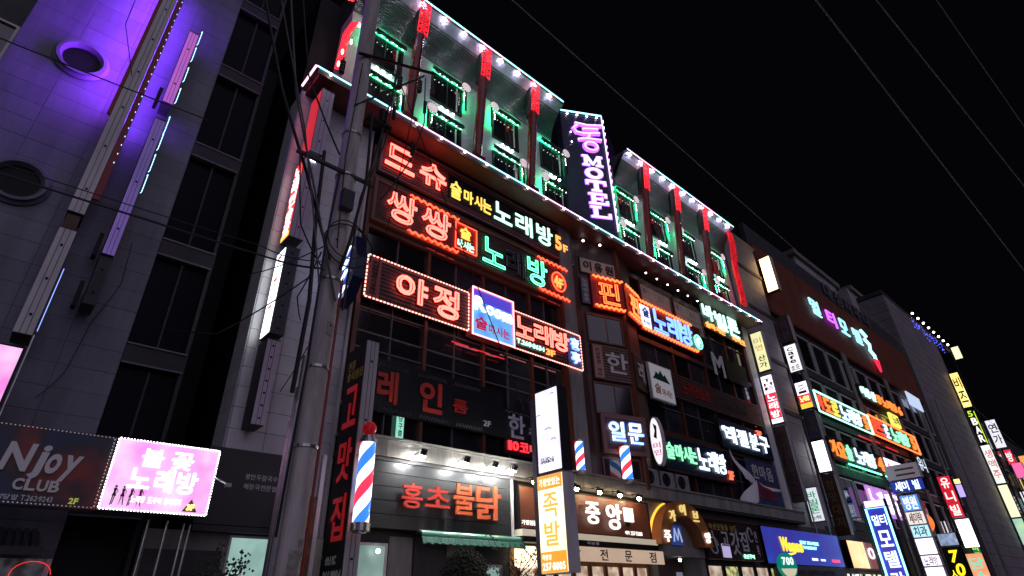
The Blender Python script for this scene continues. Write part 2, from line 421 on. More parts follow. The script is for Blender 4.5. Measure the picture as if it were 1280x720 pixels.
PKE = em('magenta_edge', (0.85, 0.18, 0.75), 0.55, patch=(0.5, 0.15, 0.9), scale=1.2); PUE = em('violet_edge', (0.32, 0.18, 0.72), 0.28, patch=(0.2, 0.14, 0.5), scale=1.0)
b3 = blade('blade_sign', 'short blade sign with glowing magenta edge high on the tiled tower', .30, 11.9, 11.4, 11.55, 13.9, .19, edge=PKE, bolts=2)
b4 = blade('blade_sign', 'blade sign with dim violet edge hanging below the magenta edged one', .30, 11.9, 11.4, 7.55, 11.0, .19, edge=PUE, bolts=3)
b5 = blade('blade_sign', 'unlit lowest blade sign frame ending in a grey box on the tiled wall', .30, 11.9, 11.4, 6.5, 7.45, .19, bolts=2, edge=dgrey)
for r, zs in ((b3, (.1, .8, 1.5, 2.1)), (b4, (1.55, 2.1, 2.7, 3.2))):
    for z in zs: part(r, 'white_bracket_tube', MB().tube([(.44, .225, z), (.5, .235, z), (.5, .235, z + .45), (.44, .225, z + .45)], .007, 5), em('pale_blue_bracket', (.4, .75, 1), 2.6))
for r in (b3, b4, b5): part(r, 'side_rail', MB().box(.1, .3, -.13, -.06, 0, (r.children[0].data.vertices[4].co.z)), black)
# pink light box at the very left, Njoy sign, magenta sign
r = thing('light_box', 'bright pink light box cut off by the left edge under the grey blade sign', 'sign', (-2.4, 10.9, 4.3))
part(r, 'housing', MB().box(0, 2.24, 0.003, .25, 0, 1.04), black); part(r, 'lit_panel', MB().box(.03, 2.21, -.01, 0, .03, 1.01), LB_PINK)
letter(r, '방', 1.4, 1.98, .2, .85, em('pale_pink', (1, .85, 1), 1.4), d=.01, y=-.015)
part(r, 'steel_strut', MB().tube([(2.27, .1, -1.2), (2.27, .1, 1.3)], .014, 6), steel)
NJ = thing('club_sign', 'dark grey billboard reading Njoy CLUB with a red and blue glow', 'sign', (-2.2, 10.5, 3.05))
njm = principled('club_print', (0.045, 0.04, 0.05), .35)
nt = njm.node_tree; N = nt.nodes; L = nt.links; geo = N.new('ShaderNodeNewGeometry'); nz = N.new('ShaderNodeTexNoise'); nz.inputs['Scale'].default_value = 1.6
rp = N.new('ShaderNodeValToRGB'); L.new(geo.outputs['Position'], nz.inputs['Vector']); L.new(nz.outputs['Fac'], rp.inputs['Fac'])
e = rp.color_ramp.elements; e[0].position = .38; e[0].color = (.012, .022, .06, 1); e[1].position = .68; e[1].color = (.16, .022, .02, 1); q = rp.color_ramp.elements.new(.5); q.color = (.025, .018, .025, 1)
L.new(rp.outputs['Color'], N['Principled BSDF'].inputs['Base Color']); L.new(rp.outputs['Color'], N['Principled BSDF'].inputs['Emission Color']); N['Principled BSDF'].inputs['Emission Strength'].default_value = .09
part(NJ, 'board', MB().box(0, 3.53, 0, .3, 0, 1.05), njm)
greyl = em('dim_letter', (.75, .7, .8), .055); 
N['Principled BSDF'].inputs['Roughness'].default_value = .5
for ch, a, b, z0, z1 in (('N', 2.27, 2.58, .42, .80), ('j', 2.60, 2.74, .33, .80), ('o', 2.76, 2.93, .42, .70), ('y', 2.95, 3.15, .33, .70)):
    letter(NJ, ch, a, b, z0, z1, greyl, bold=.035, shear=.12)
for i, ch in enumerate('CLUB'): letter(NJ, ch, 2.5 + i * .135, 2.62 + i * .135, .18, .33, greyl, bold=.04)
line(NJ, '연산성당앞', 2.2, 2.62, .05, .12, greyl); line(NJ, 'T.262-9243', 2.64, 3.0, .05, .12, greyl)
line(NJ, '2F', 3.18, 3.3, .05, .13, em('dim_yellow', (.7, .8, .15), .35), bold=.03)
dashes([(.02, .02), (3.5, .02), (3.5, 1.03), (.02, 1.03)], .05, .007, -.02, em('dim_bulb', (.9, .7, .7), .25), NJ, long=.35)
PK = thing('karaoke_sign', 'glowing pink billboard with dancing figures and white lettering above steel pipes', 'sign', (1.345, 10.5, 3.06))
part(PK, 'housing', MB().box(0, 1.5, .012, .28, 0, 1.05), dgrey); part(PK, 'lit_panel', MB().box(.015, 1.485, 0, .01, .015, 1.035), LB_PINK)
PW = em('white_glow_letter', (1, .93, 1), 2.4)
for ch, a, b, z0, z1 in (('불', .38, .68, .66, .93), ('꽃', .80, 1.12, .66, .93), ('노', .28, .58, .33, .62), ('래', .64, .90, .30, .64), ('방', .95, 1.25, .30, .64)):
    letter(PK, ch, a, b, z0, z1, PW, bold=.045, y=-.012)
line(PK, '노래짱 도우미 항시대기', .38, 1.08, .13, .22, PW, bold=.03); line(PK, '3F', 1.17, 1.29, .07, .16, N_YEL, bold=.04, y=-.03)
part(PK, 'triangle', MB().yprism([(1.12, .05), (1.34, .05), (1.23, .24)], -.016, -.004), principled('violet_grey', (.15, .12, .2), .6))
figm = principled('plum_print', (0.10, 0.03, 0.09), .6)
for i, x in enumerate((.16, .27, .38, .50)):
    f = MB(); f.sphere(x, -.01, .335, .018, 8, 5); f.yprism([(x - .022, .31), (x + .02, .315), (x + .012, .25), (x + .03, .20), (x - .03, .20), (x - .014, .25)], -.016, -.004)
    f.yprism([(x - .018, .2), (x - .004, .2), (x - .012 - .01 * (i % 2), .07), (x - .024, .07)], -.016, -.004); f.yprism([(x + .004, .2), (x + .018, .2), (x + .03 * (i % 2) + .005, .08), (x - .006 + .03 * (i % 2), .08)], -.016, -.004)
    f.tube([(x + .015, -.01, .3), (x + .04, -.01, .27), (x + .025, -.01, .24)], .005, 4)
    part(PK, 'dancer', f, figm)
dashes([(.01, .012), (1.49, .012), (1.49, 1.04), (.01, 1.04)], .045, .009, -.015, BULB, PK, long=.3)
part(PK, 'lamp_arm', MB().tube([(1.5, .05, .62), (1.62, -.05, .55), (1.7, -.1, .5)], .015, 6).box(1.66, 1.74, -.16, -.06, .46, .52), steel)
for i, (x, y) in enumerate(((2.15, 11.0), (2.42, 11.0), (2.72, 11.2), (2.84, 11.3))):
    single('steel_pipe', MB().tube([(x, y, .14), (x, y, 3.03)], .018, 8), steel, ('leftmost bright steel pipe standing under the pink billboard', 'second bright steel pipe under the pink billboard', 'third thin steel pipe under the right part of the pink billboard', 'rightmost short thin steel pipe behind the corner of the pink billboard')[i], 'pipe', 'steel pipes under the pink billboard')
AW = thing('corrugated_awning', 'dark corrugated canopy below the Njoy club billboard', 'canopy', (-.5, 11.2, 2.55))
m = MB()
for i in range(34): m.xprism([(0, .0), (.9, .38), (.9, .42), (0, .04)], -2 + i * .1 + (.0 if i % 2 else .0), -2 + i * .1 + .055)
m.xprism([(0, -.02), (.9, .36), (.9, .38), (0, .0)], -2, 1.4)
part(AW, 'ribbed_sheet', m, principled('slate_sheet', (0.05, 0.05, 0.06), .6, dirt_sheen=.3))
part(AW, 'front_rail', MB().box(-2, 1.45, -.03, -.001, -.06, .05), dgrey)
SH = thing('corner_shop', 'dark shop front with a red neon ring below the corrugated canopy', 'shop', (-.5, 12, 0))
part(SH, 'glazing', MB().box(-2.3, 1.15, 11.93, 11.98, .3, 2.5), em('dim_shop', (.25, .28, .33), .12, patch=(.02, .02, .02), scale=6, amount=.25), world=True)
for x in (-2.3, -1.1, 0.1, 1.1): bx(SH, 'door_frame', x, x + .07, 11.88, 11.93, .14, 2.5, alu)
part(SH, 'neon_ring', MB().tube([(.95 + .25 * math.cos(t * .35), 11.85, 2.28 + .18 * math.sin(t * .35)) for t in range(14)], .006, 5), em('dim_ring', (1, .05, .05), 1.0), world=True)
# ------------------------------------------------------------------ the motel / karaoke building
MB_ = thing('karaoke_building', 'long main building with dark glass karaoke floors under a white motel storey', 'building', (16, 12, 0))
B = MB_
part(B, 'core', MB().box(3.3, 28.2, 12.35, 24, 0, 19.5), black, world=True)
part(B, 'pier_wall', MB().box(3.3, 5.55, 12.04, 12.34, 0, 14.6), joint, world=True)
for i in range(3):
    for j in range(33):
        z = j * .44 + .1; bx(B, 'wall_tile', 3.27 + i * .76 + .005, 3.27 + (i + 1) * .76 - .005, 12.0, 12.05, z + .005, z + .435, tile_w)
for j in range(33):
    z = j * .44 + .1
    bx(B, 'side_tile', 3.262, 3.30, 12.0, 12.8, z + .005, z + .435, tile_w)
part(B, 'drain_pipe', MB().tube([(5.5, 11.93, 0.2), (5.5, 11.93, 14.4)], .045, 8), alu, world=True)
bx(B, 'frame_post', 5.58, 5.70, 11.85, 12.1, 4.8, 13.9, brown)
# curtain wall
def curtain(x0, xs_major, z0, z1, rows, y=12.0):
    n = len(xs_major)
    for i in range(n - 1):
        a, b = xs_major[i], xs_major[i + 1]; mid = (a + b) / 2
        bx(B, 'mullion', b - .05, b + .05, y - .10, y + .06, z0, z1, brown)
        bx(B, 'thin_mullion', mid - .015, mid + .015, y - .03, y + .05, z0, z1, thinm)
        for j in range(len(rows) - 1):
            for (c, d) in ((a + .05, mid - .015), (mid + .015, b - .05)):
                bx(B, 'pane', c + .004, d - .004, y + .02, y + .035, rows[j] + .02, rows[j + 1] - .02, glass, tilt=.006)
    for zr in rows: bx(B, 'transom', xs_major[0], xs_major[-1], y - .03, y + .055, zr - .018, zr + .018, thinm)
    part(B, 'glazing_back', MB().box(xs_major[0], xs_major[-1], y + .1, y + .34, z0, z1), black, world=True)
rowsL = [5.12, 6.0, 7.4, 7.85, 8.5, 10.05, 11.15, 12.65, 13.9, 14.5]
curtain(5.7, [5.7, 7.75, 9.8, 11.8, 13.3], 5.12, 14.5, rowsL)
rowsR = [5.12, 6.1, 7.1, 8.4, 8.9, 10.1, 11.2, 12.8, 14.5]
curtain(17.9, [17.95, 20.3, 22.9, 25.3, 27.3], 5.12, 14.5, rowsR)
bx(B, 'pilaster', 13.35, 13.98, 11.72, 12.3, 4.95, 14.5, conc); bx(B, 'red_trim_post', 13.27, 13.35, 11.74, 12.0, 4.95, 13.0, brown)
bx(B, 'pilaster', 27.35, 28.0, 11.8, 12.3, 4.95, 14.5, tile_w)
bx(B, 'floor_beam', 5.6, 13.3, 11.86, 12.0, 10.92, 11.12, brown); bx(B, 'floor_beam', 5.6, 13.98, 11.84, 12.0, 12.62, 12.80, brown)
bx(B, 'floor_beam', 17.9, 27.3, 11.88, 12.0, 7.2, 7.42, dbrown); bx(B, 'floor_beam', 17.9, 27.3, 11.88, 12.0, 11.0, 11.2, dbrown)
bx(B, 'floor_beam', 17.9, 27.3, 11.86, 12.0, 13.95, 14.15, dbrown)
# first floor cornice
for i in range(24):
    x = 5.6 + i * .95
    bx(B, 'cornice_block', x + .004, min(x + .946, 28.2), 11.42, 11.99, 4.70, 5.08, conc)
bx(B, 'cornice_cap', 5.5, 28.2, 11.36, 11.99, 5.085, 5.14, conc); bx(B, 'cornice_foot', 5.5, 28.2, 11.47, 11.99, 4.62, 4.695, dgrey)
# stair bay with an angled front
bay = [(14.0, 12.3), (14.0, 12.0), (14.6, 12.0), (16.4, 11.5), (17.8, 11.86), (17.9, 12.0), (17.9, 12.3)]
part(B, 'stair_bay', MB().prism(bay, 4.95, 14.6), dbrown, world=True)
def A_pt(s, off=0.0, P=(14.6, 12.0), Q=(16.4, 11.5)):
    L_ = math.hypot(Q[0] - P[0], Q[1] - P[1]); ux, uy = (Q[0] - P[0]) / L_, (Q[1] - P[1]) / L_
    return P[0] + ux * s + uy * off, P[1] + uy * s - ux * off
angA = math.atan2(-.5, 1.8); angB = math.atan2(.36, 1.4)
def on_face(name, label, cat, s, z, off=0.02, face='A', group=None):
    if face == 'A': x, y = A_pt(s, off); a = angA
    elif face == 'B': x, y = A_pt(s, off, (16.4, 11.5), (17.8, 11.86)); a = angB
    elif face == 'T': x, y = A_pt(s, off, (14.5, 12.0), (16.25, 11.02)); a = math.atan2(-.98, 1.75)
    return thing(name, label, cat, (x, y, z), a, group)
# bay windows
def bay_window(s0, s1, z0, z1):
    x, y = A_pt(s0, .01); f = MB(); W = s1 - s0; H = z1 - z0
    f = frame_mb(W, H, .06, -.05, .03); f.box(W * .55 - .02, W * .55 + .02, -.03, .03, .06, H - .06)
    o = link('window', f.mesh('window'), brown, B); o.location = (x - 16, y - 12, z0); o.rotation_euler = (0, 0, angA)
    for a, b in ((.06, W * .55 - .02), (W * .55 + .02, W - .06)): link('pane', MB().box(a + .003, b - .003, -.02, -.008, .063, H - .063).mesh('pane'), glass, o)
bay_window(.15, 1.78, 10.05, 11.2); bay_window(.15, 1.78, 7.35, 8.5); bay_window(.2, 1.75, 5.2, 5.9)
part(B, 'bay_ridge_post', MB().box(16.32, 16.48, 11.36, 11.5, 4.95, 14.4), brown, world=True)
# motel ledge with light tube
led = [(3.25, 11.05), (28.3, 11.05)]
part(B, 'motel_ledge', MB().box(3.35, 28.2, 11.08, 12.34, 14.55, 14.75), redp, world=True)
part(B, 'soffit', MB().box(3.35, 28.2, 11.1, 12.0, 14.48, 14.545), dbrown, world=True)
bx(B, 'fascia', 3.3, 28.3, 11.02, 11.07, 14.46, 14.64, dbrown)
x = 3.22; i = 0
while x < 28.3:
    w_ = 1.12; bx(B, 'light_tube', x, min(x + w_ - .03, 28.35), 10.98, 11.01, 14.645, 14.675, (L_CY, L_CY, L_LV, L_PK, L_LV)[i % 5]); x += w_; i += 1
bx(B, 'light_tube', 3.17, 3.22, 11.0, 11.9, 14.63, 14.68, L_PK)
x = 3.6; i = 0
while x < 28.3:
    m = MB().sphere(x, 10.93, 14.54, .042, 8, 6); part(B, 'ledge_bulb', m, em('ledge_bulb_light', (.95, .9, 1), 16), world=True); x += .93
# motel storey
def motel_wing(x0, x1, cols, lastwin=True):
    part(B, 'motel_wall', MB().box(x0, x1, 11.5, 12.3, 14.76, 18.5), white, world=True)
    # curved eave: ribbed lower half, smooth upper half
    curve = [(11.5, 18.5), (11.46, 18.75), (11.36, 19.05), (11.2, 19.35), (11.0, 19.62), (10.78, 19.82), (10.62, 19.92)]
    back = [(p[0] + .12, p[1] + .08) for p in reversed(curve)]
    m = MB()
    for i in range(len(curve) - 1):
        a, b = curve[i], curve[i + 1]; m.xprism([a, b, (b[0] + .1, b[1] + .1), (a[0] + .1, a[1] + .1)], x0, x1)
    part(B, 'eave', m, cove, world=True)
    m = MB()
    for i in range(4):
        a, b = curve[i], curve[i + 1]
        for k in range(4):
            t = (k + .5) / 4; y = a[0] + (b[0] - a[0]) * t; z = a[1] + (b[1] - a[1]) * t
            m.box(x0, x1, y - .04, y + .01, z - .022, z + .022)
    part(B, 'eave_ribs', m, principled('dark_rib', (.07, .06, .09), .4), world=True, kind='stuff')
    part(B, 'roof', MB().xprism([(10.6, 19.95), (11.6, 20.15), (13.5, 20.2), (13.5, 18.6), (11.65, 18.6), (10.75, 19.96)], x0, x1), dgrey, world=True)
    bx(B, 'eave_fascia', x0, x1, 10.56, 10.60, 19.88, 20.0, redp)
    x = x0; i = 0
    while x < x1 - .05:
        L_ = min(1.12, x1 - x); bx(B, 'light_tube', x, x + L_ - .02, 10.53, 10.56, 19.96, 19.995, (L_CY, L_CY, L_CY, L_LV, L_PK)[(i + int(x0 > 10) * 3) % 5] if x0 > 10 else (L_CY if i % 4 else L_LV)); x += L_; i += 1
    x = x0 + .3
    while x < x1: part(B, 'eave_bulb', MB().sphere(x, 10.62, 19.82, .03, 8, 6), em('eave_bulb_light', (.80, .78, 1), 260), world=True); x += .88
def window(xa, za, w_, h_, mat_f=black):
    f = frame_mb(w_, h_, .07, 11.44, 11.5, xa, za); f.box(xa + w_ * .5 - .02, xa + w_ * .5 + .02, 11.44, 11.5, za + .07, za + h_ - .07)
    o = part(B, 'window', f, mat_f, world=True)
    for a, b in ((xa + .07, xa + w_ * .5 - .02), (xa + w_ * .5 + .02, xa + w_ - .07)):
        part(B, 'pane', MB().box(a, b, 11.455, 11.47, za + .07, za + h_ - .07), glass, world=True, parent=o)
    part(B, 'blind', MB().box(xa + w_ * .8, xa + w_ * .84, 11.44, 11.452, za + .1, za + h_ - .1), whlet, world=True, parent=o)
    return o
def motel_window(col_x, k, low=True):
    xa = col_x + .93; 
    for lvl, (za, h_) in enumerate(((16.68, 1.34), (14.9, 1.12))):
        o = window(xa, za, 1.32, h_)
        top = za + h_
        # green tube hidden behind a scalloped valance
        part(B, 'green_tube', MB().tube([(xa + .0, 11.38, top + .15), (xa + 1.3, 11.38, top + .15)], .013, 6), (G_GRN, G_GR3, G_GR2)[(k * 2 + lvl) % 3], world=True, parent=o)
        part(B, 'valance', MB().box(xa - .04, xa + 1.36, 11.33, 11.34, top + .0, top + .17), black, world=True, parent=o)
        side = xa - .1 if (k + lvl) % 2 == 0 else xa + 1.42
        part(B, 'green_tube', MB().tube([(side, 11.38, top - .05), (side, 11.38, za + .35)], .008, 6), (G_GR3, G_GRN)[(k + lvl) % 2], world=True, parent=o)
        part(B, 'tube_cover', MB().box(side - .06, side + .03, 11.34, 11.35, za + .28, top), black, world=True, parent=o)
        m = MB(); lf = principled('green_garland', (0.006, 0.06, 0.02), .6)
        for q in range(26):
            t = q / 25; zz = top + .08 - .14 * abs(math.sin(t * math.pi * 3)) - random.uniform(0, .05); m.octa(xa + t * 1.3, 11.31 + random.uniform(-.01, .01), zz, .06, 1.3, .4, .9); m.octa(xa + t * 1.3, 11.32, top + .13, .05, 1.4, .4, 1)
        sx = 1 if side > xa else 0
        for q in range(12): m.octa(xa + sx * 1.3 + random.uniform(-.03, .03), 11.40, top - .1 - q * .06, .04, 1, .5, 1.2)
        part(B, 'garland', m, lf, world=True, parent=o, kind='stuff')
        m = MB()
        for q in range(6): m.sphere(xa + .2 + q * .19 + random.uniform(-.03, .03), 11.30, top - .12 - random.uniform(0, .03), .016, 6, 4)
        for q in range(4): m.sphere(xa + sx * 1.3 + random.uniform(-.02, .02), 11.30, top - .28 - q * .11, .015, 6, 4)
        part(B, 'garland_bulbs', m, BULB, world=True, parent=o, kind='stuff')
        cx = xa - .02 if side < xa else xa + 1.36; cz = top + .02
        d = MB().yprism([(cx + .19 * math.cos(a * math.pi / 12), cz + .19 * math.sin(a * math.pi / 12)) for a in range(24)], 11.24, 11.28)
        dk = part(B, 'disc_lamp', d, em('disc_glow', (1, .86, .92), .7, patch=(.8, .5, .6), scale=9), world=True, parent=o)
        d = MB()
        for a in range(14): d.octa(cx + .215 * math.cos(a * math.pi / 7), 11.25, cz + .215 * math.sin(a * math.pi / 7), .028)
        part(B, 'disc_rim', d, black, world=True, parent=o, kind='stuff')
    # white wash light between the two windows
    xm = xa + .62
    part(B, 'wash_light', MB().sphere(xm - .24, 11.34, 16.38, .05, 8, 6).sphere(xm, 11.34, 16.38, .05, 8, 6).sphere(xm + .24, 11.34, 16.38, .05, 8, 6), em('wash_lamp', (.85, .88, 1), 30), world=True)
motel_wing(4.1, 13.1, None); motel_wing(17.3, 26.9, None)
for k_, cx in enumerate((3.75, 6.22, 8.95, 11.46)): motel_window(cx, k_)
for k_, cx in enumerate((16.2, 18.71, 21.28, 23.9)): motel_window(cx, k_ + (1 if k_ < 1 else 0))
def motel_column(x):
    c = MB().tube([(x, 11.22, 14.75), (x, 10.86, 18.45)], .17, 16); c.box(x - .24, x + .24, 11.02, 11.44, 14.76, 14.9)
    o = part(B, 'column', c, redp, world=True)
    f = MB()
    for sx in (-.19, .19): f.tube([(x + sx, 10.72, 18.42), (x + sx, 10.56, 19.95)], .018, 4)
    n = 6
    for i in range(n):
        t0 = i / n; t1 = (i + 1) / n; p = lambda t, s: (x + s * .20, 10.71 - .16 * t, 18.45 + 1.48 * t)
        tm = (t0 + t1) / 2
        for a, b in (((t0, -1), (tm, 0)), ((tm, 0), (t1, -1)), ((t0, 1), (tm, 0)), ((tm, 0), (t1, 1)), ((t0, -1), (t0, 1))): f.tube([p(*a), p(*b)], .019, 4)
    part(B, 'lattice', f, R_LAT, world=True, parent=o)
    part(B, 'lattice_box', MB().tube([(x, 11.05, 18.4), (x, 10.90, 19.9)], .16, 8), black, world=True, parent=o)
for x in (6.22, 8.95, 11.46, 18.71, 21.28, 23.85): motel_column(x)
# angled name tower of the motel
TW = [(14.5, 12.3), (14.5, 12.0), (16.25, 11.02), (18.26, 11.89), (18.26, 12.3)]
part(B, 'name_tower', MB().prism(TW, 14.76, 21.6), principled('indigo_ribbed', (.045, .035, .10), .35, dirt_sheen=.2), world=True)
tf = on_face('motel_sign', 'tall dark angled motel sign with glowing violet white letters and light tube edges', 'sign', 0, 14.8, off=.01, face='T')
m = MB()
for i in range(84): m.box(.0, 1.98, -.025, 0, i * .081, i * .081 + .035)
part(tf, 'slats', m, principled('indigo_slat', (.05, .04, .12), .3), kind='stuff')
for i in range(4): bx(tf, 'light_tube', i * .5, i * .5 + .48, -.12, -.07, 6.80, 6.85, L_CY, world=False)
for i in range(4): part(tf, 'bulb', MB().sphere(.3 + i * .48, -.1, 6.66, .045, 8, 6), BULB)
for z in (5.5, 4.9): part(tf, 'bulb', MB().sphere(.38, -.1, z, .03, 8, 6), BULB)
NW = em('motel_letter', (.93, .74, 1), 1.3)
strokes = (((.62, 6.12), (1.2, 6.05), (1.92, 6.16)), ((.72, 6.0), (.52, 5.78), (.66, 5.55), (1.0, 5.5), (1.78, 5.66)), ((.98, 5.80), (1.72, 5.90)), ((1.28, 5.55), (1.20, 5.28)), ((.72, 5.12), (1.1, 5.22), (1.82, 5.24)))
ring_p = [(1.28 + .30 * math.cos(a * math.pi / 9), 4.78 + .24 * math.sin(a * math.pi / 9)) for a in range(18)]
em_ = MB(); hl_ = MB()
for st_ in strokes: em_.tube([(a, -.10, b) for a, b in st_], .062, 8); hl_.tube([(a, -.05, b) for a, b in st_], .105, 6)
em_.tube([(a, -.10, b) for a, b in ring_p], .062, 8, closed=True); hl_.tube([(a, -.05, b) for a, b in ring_p], .105, 6, closed=True)
eo = part(tf, 'emblem', em_, NW); part(tf, 'emblem_halo', hl_, N_PUR, parent=eo)
def slab(ch, x0, x1, z0, z1, grow=0.0):
    W = x1 - x0; H = z1 - z0; t = .15 * W + grow; m = MB(); Y0, Y1 = (-.10, -.04) if not grow else (-.038, -.028); g = grow; k = .10 + g * 1.6
    def q(a, b, c, d): m.box(x0 + a * W - g, x0 + b * W + g, Y0, Y1, z0 + c * H - g, z0 + d * H + g)
    if ch == 'O':
        n = 24; b = len(m.v)
        for i in range(n):
            u = 2 * math.pi * i / n
            for rr, yy in ((1, Y0), (1, Y1), (0, Y0), (0, Y1)):
                rx = (W / 2 + g) if rr else (W * .27 - g); rz = (H / 2 + g) if rr else (H * .33 - g)
                m.v.append(((x0 + x1) / 2 + rx * math.cos(u), yy, (z0 + z1) / 2 + rz * math.sin(u)))
        for i in range(n):
            A = b + i * 4; C = b + (i + 1) % n * 4
            m.f += [(A, C, C + 2, A + 2), (A, A + 1, C + 1, C), (A + 2, C + 2, C + 3, A + 3)]
    if ch == 'T': q(0, 1, .84, 1); q(0, .12, .62, .84); q(.88, 1, .62, .84); q(.40, .60, .13, .84); q(.26, .74, 0, .13)
    if ch == 'E': q(.14, .34, .13, .87); q(0, .95, .87, 1); q(0, 1, 0, .13); q(.34, .72, .44, .56); q(.83, .95, .68, .87); q(.88, 1, .13, .34); q(.64, .72, .36, .64)
    if ch == 'L': q(.14, .34, .13, .87); q(0, .52, .87, 1); q(0, 1, 0, .13); q(.88, 1, .13, .40)
    if ch == 'M':
        q(.10, .24, .12, .88); q(.76, .90, .12, .88); q(0, .34, 0, .12); q(.66, 1, 0, .12); q(0, .26, .88, 1); q(.74, 1, .88, 1)
        for (a, b, c) in ((.10, .50, 1), (.90, .50, -1)):
            m.yprism([(x0 + a * W - .0, z1 + g), (x0 + (a + .17 * c) * W, z1 + g), (x0 + (b + .07 * c) * W, z0 + .10 * H), (x0 + (b - .05 * c) * W, z0 + .10 * H)], Y0 - .002 * (c > 0), Y1)
    return m
for ch, a, b, z0, z1 in (('M', .80, 1.74, 3.66, 4.24), ('O', .86, 1.68, 2.94, 3.54), ('T', .84, 1.76, 2.24, 2.82), ('E', .90, 1.76, 1.54, 2.12), ('L', .92, 1.80, .84, 1.42)):
    o = part(tf, 'letter', slab(ch, a, b, z0, z1), NW)
    part(tf, 'letter_halo', slab(ch, a, b, z0, z1, .035), N_PUR, parent=o)
bx(tf, 'edge_tube', 1.96, 2.0, -.12, -.08, .2, 6.8, em('edge_violet', (.75, .6, 1), 2), world=False)
for i in range(16): part(tf, 'edge_lamp', MB().tube([(2.03, -.06, .4 + i * .4), (2.08, -.02, .62 + i * .4)], .03, 5), N_MAG if 5 < i < 13 else N_WB)
# red swag at the right end, lantern roof ornaments at left end
m = MB(); 
for i in range(40):
    t = i / 40; m.tube([(26.6 - .2 * t + .1 * math.sin(t * 9), 10.85 + .2 * t, 19.7 - 4.6 * t), (26.95 - .2 * t + .1 * math.sin(t * 9), 10.8 + .2 * t, 19.62 - 4.6 * t)], .075, 6)
sw = single('red_garland', m, em('red_tinsel', (1, .02, .03), .75, patch=(.3, 0, .01), scale=6), 'thick red glowing tinsel garland at the right end of the motel storey', 'garland')
for i, (pts, lab) in enumerate(((((3.78, 11.0, 15.0), (3.80, 10.9, 16.4), (3.95, 10.85, 17.0), (4.35, 10.8, 17.35)), 'lower red ribbed light hose bending over at the left end of the motel'), (((3.75, 10.9, 18.0), (3.8, 10.85, 18.5), (4.15, 10.8, 18.9), (4.6, 10.75, 19.1)), 'upper red ribbed light hose at the left end of the motel'))):
    hose = MB(); P = [Vector(p) for p in pts]
    for a, b in zip(P[:-1], P[1:]):
        n = int((b - a).length / .075)
        for q in range(n):
            c = a + (b - a) * (q / n); hose.tube([c + Vector((-.09, 0, -.05)), c + Vector((.10, 0, .05))], .028, 5)
    single('red_light_hose', hose, em('red_hose', (1, .02, .04), 1.6), lab, 'light', 'red light hoses at the left end of the motel')
m = MB()
for x, z in ((4.0, 18.3), (4.1, 17.0), (3.95, 16.1), (3.75, 15.5), (4.4, 16.6), (3.7, 14.95)): m.sphere(x, 10.8, z, .035, 8, 6, sz=3)
single('pendant_bulbs', m, BULBW, 'small warm drop shaped bulbs hanging between the red hoses', 'lamp')['kind'] = 'stuff'
# ------------------------------------------------------------------ facade signs
def slat_board(r, W, H, mat, step=.085, depth=.06, back=dbrown):
    part(r, 'back_board', MB().box(0, W, 0, .08, 0, H), back)
    m = MB(); n = int(H / step)
    for i in range(n): m.box(.03, W - .03, -.02, -.001, (i + .25) * H / n, (i + .62) * H / n)
    part(r, 'slats', m, mat, kind='stuff')
slatm = principled('maroon_slat', (.30, .09, .09), .4)
slatd = principled('charcoal_slat', (.12, .07, .07), .4)
r = thing('karaoke_sign', 'fifth floor sign of red, yellow and mint neon letters ending in 5F', 'sign', (5.76, 11.78, 12.93))
slat_board(r, 8.3, 1.42, slatm); part(r, 'frame', frame_mb(8.36, 1.5, .06, -.06, .1, -.03, -.04), principled('mauve_frame', (.22, .14, .17), .4))
bx(r, 'dark_panel', 2.45, 8.15, -.03, -.021, .25, 1.2, black, world=False)
for ch, a, b, z0, z1, m_, t_ in (('드', .12, 1.12, .30, 1.12, redlet, N_PNK), ('슈', 1.33, 2.32, .28, 1.16, redlet, N_PNK)): letter(r, ch, a, b, z0, z1, m_, y=-.03, tube=t_, tr=.03)
yl = em('yellow_led_letter', (1, .62, .10), 1.5); mg = em('mint_led_letter', (.55, 1, .80), 1.7)
for ch, a, b, z0, z1 in (('술', 2.53, 2.97, .32, 1.02), ('마', 3.08, 3.46, .38, .9), ('시', 3.52, 3.84, .38, .9), ('는', 3.88, 4.26, .36, .9)): letter(r, ch, a, b, z0, z1, yl, y=-.04)
for ch, a, b, z0, z1 in (('노', 4.38, 5.2, .32, 1.1), ('래', 5.38, 6.2, .28, 1.12), ('방', 6.42, 7.25, .26, 1.12)): letter(r, ch, a, b, z0, z1, mg, y=-.04, bold=.035, tube=N_GRN if False else None)
og = em('orange_led_letter', (1, .28, .06), 2.4)
letter(r, '5', 7.40, 7.72, .35, 1.0, og, y=-.04, bold=.04); letter(r, 'F', 7.80, 8.05, .38, .72, og, y=-.04, bold=.04)
r = thing('karaoke_sign', 'fourth floor sign with twin red neon letters, green outlined letters and zigzag tubes', 'sign', (5.72, 11.78, 11.15))
slat_board(r, 8.2, 1.4, slatd); part(r, 'frame', frame_mb(8.3, 1.5, .09, -.05, .1, -.05, -.05), principled('rust_frame', (.20, .085, .05), .45))
for ch, a, b in (('쌍', .38, 1.34), ('쌍', 1.56, 2.58)): letter(r, ch, a, b, .22, 1.2, redlet, y=-.03, tube=N_PNK, tr=.028)
flame(r, 1.1, 2.9, 1.33, N_RED, slope=-.03); flame(r, 1.1, 2.9, .05, N_RED); flame(r, 6.4, 7.9, 1.33, N_RED); flame(r, 6.4, 7.9, .05, N_RED)
part(r, 'box_outline', MB().tube([(2.81, -.07, .22), (3.64, -.07, .22), (3.64, -.07, 1.18), (2.81, -.07, 1.18)], .02, 5, closed=True), N_RED)
letter(r, '술', 3.0, 3.42, .68, 1.12, yl, y=-.04); line(r, '마시는', 2.9, 3.58, .3, .6, N_GW, y=-.04, d=.02)
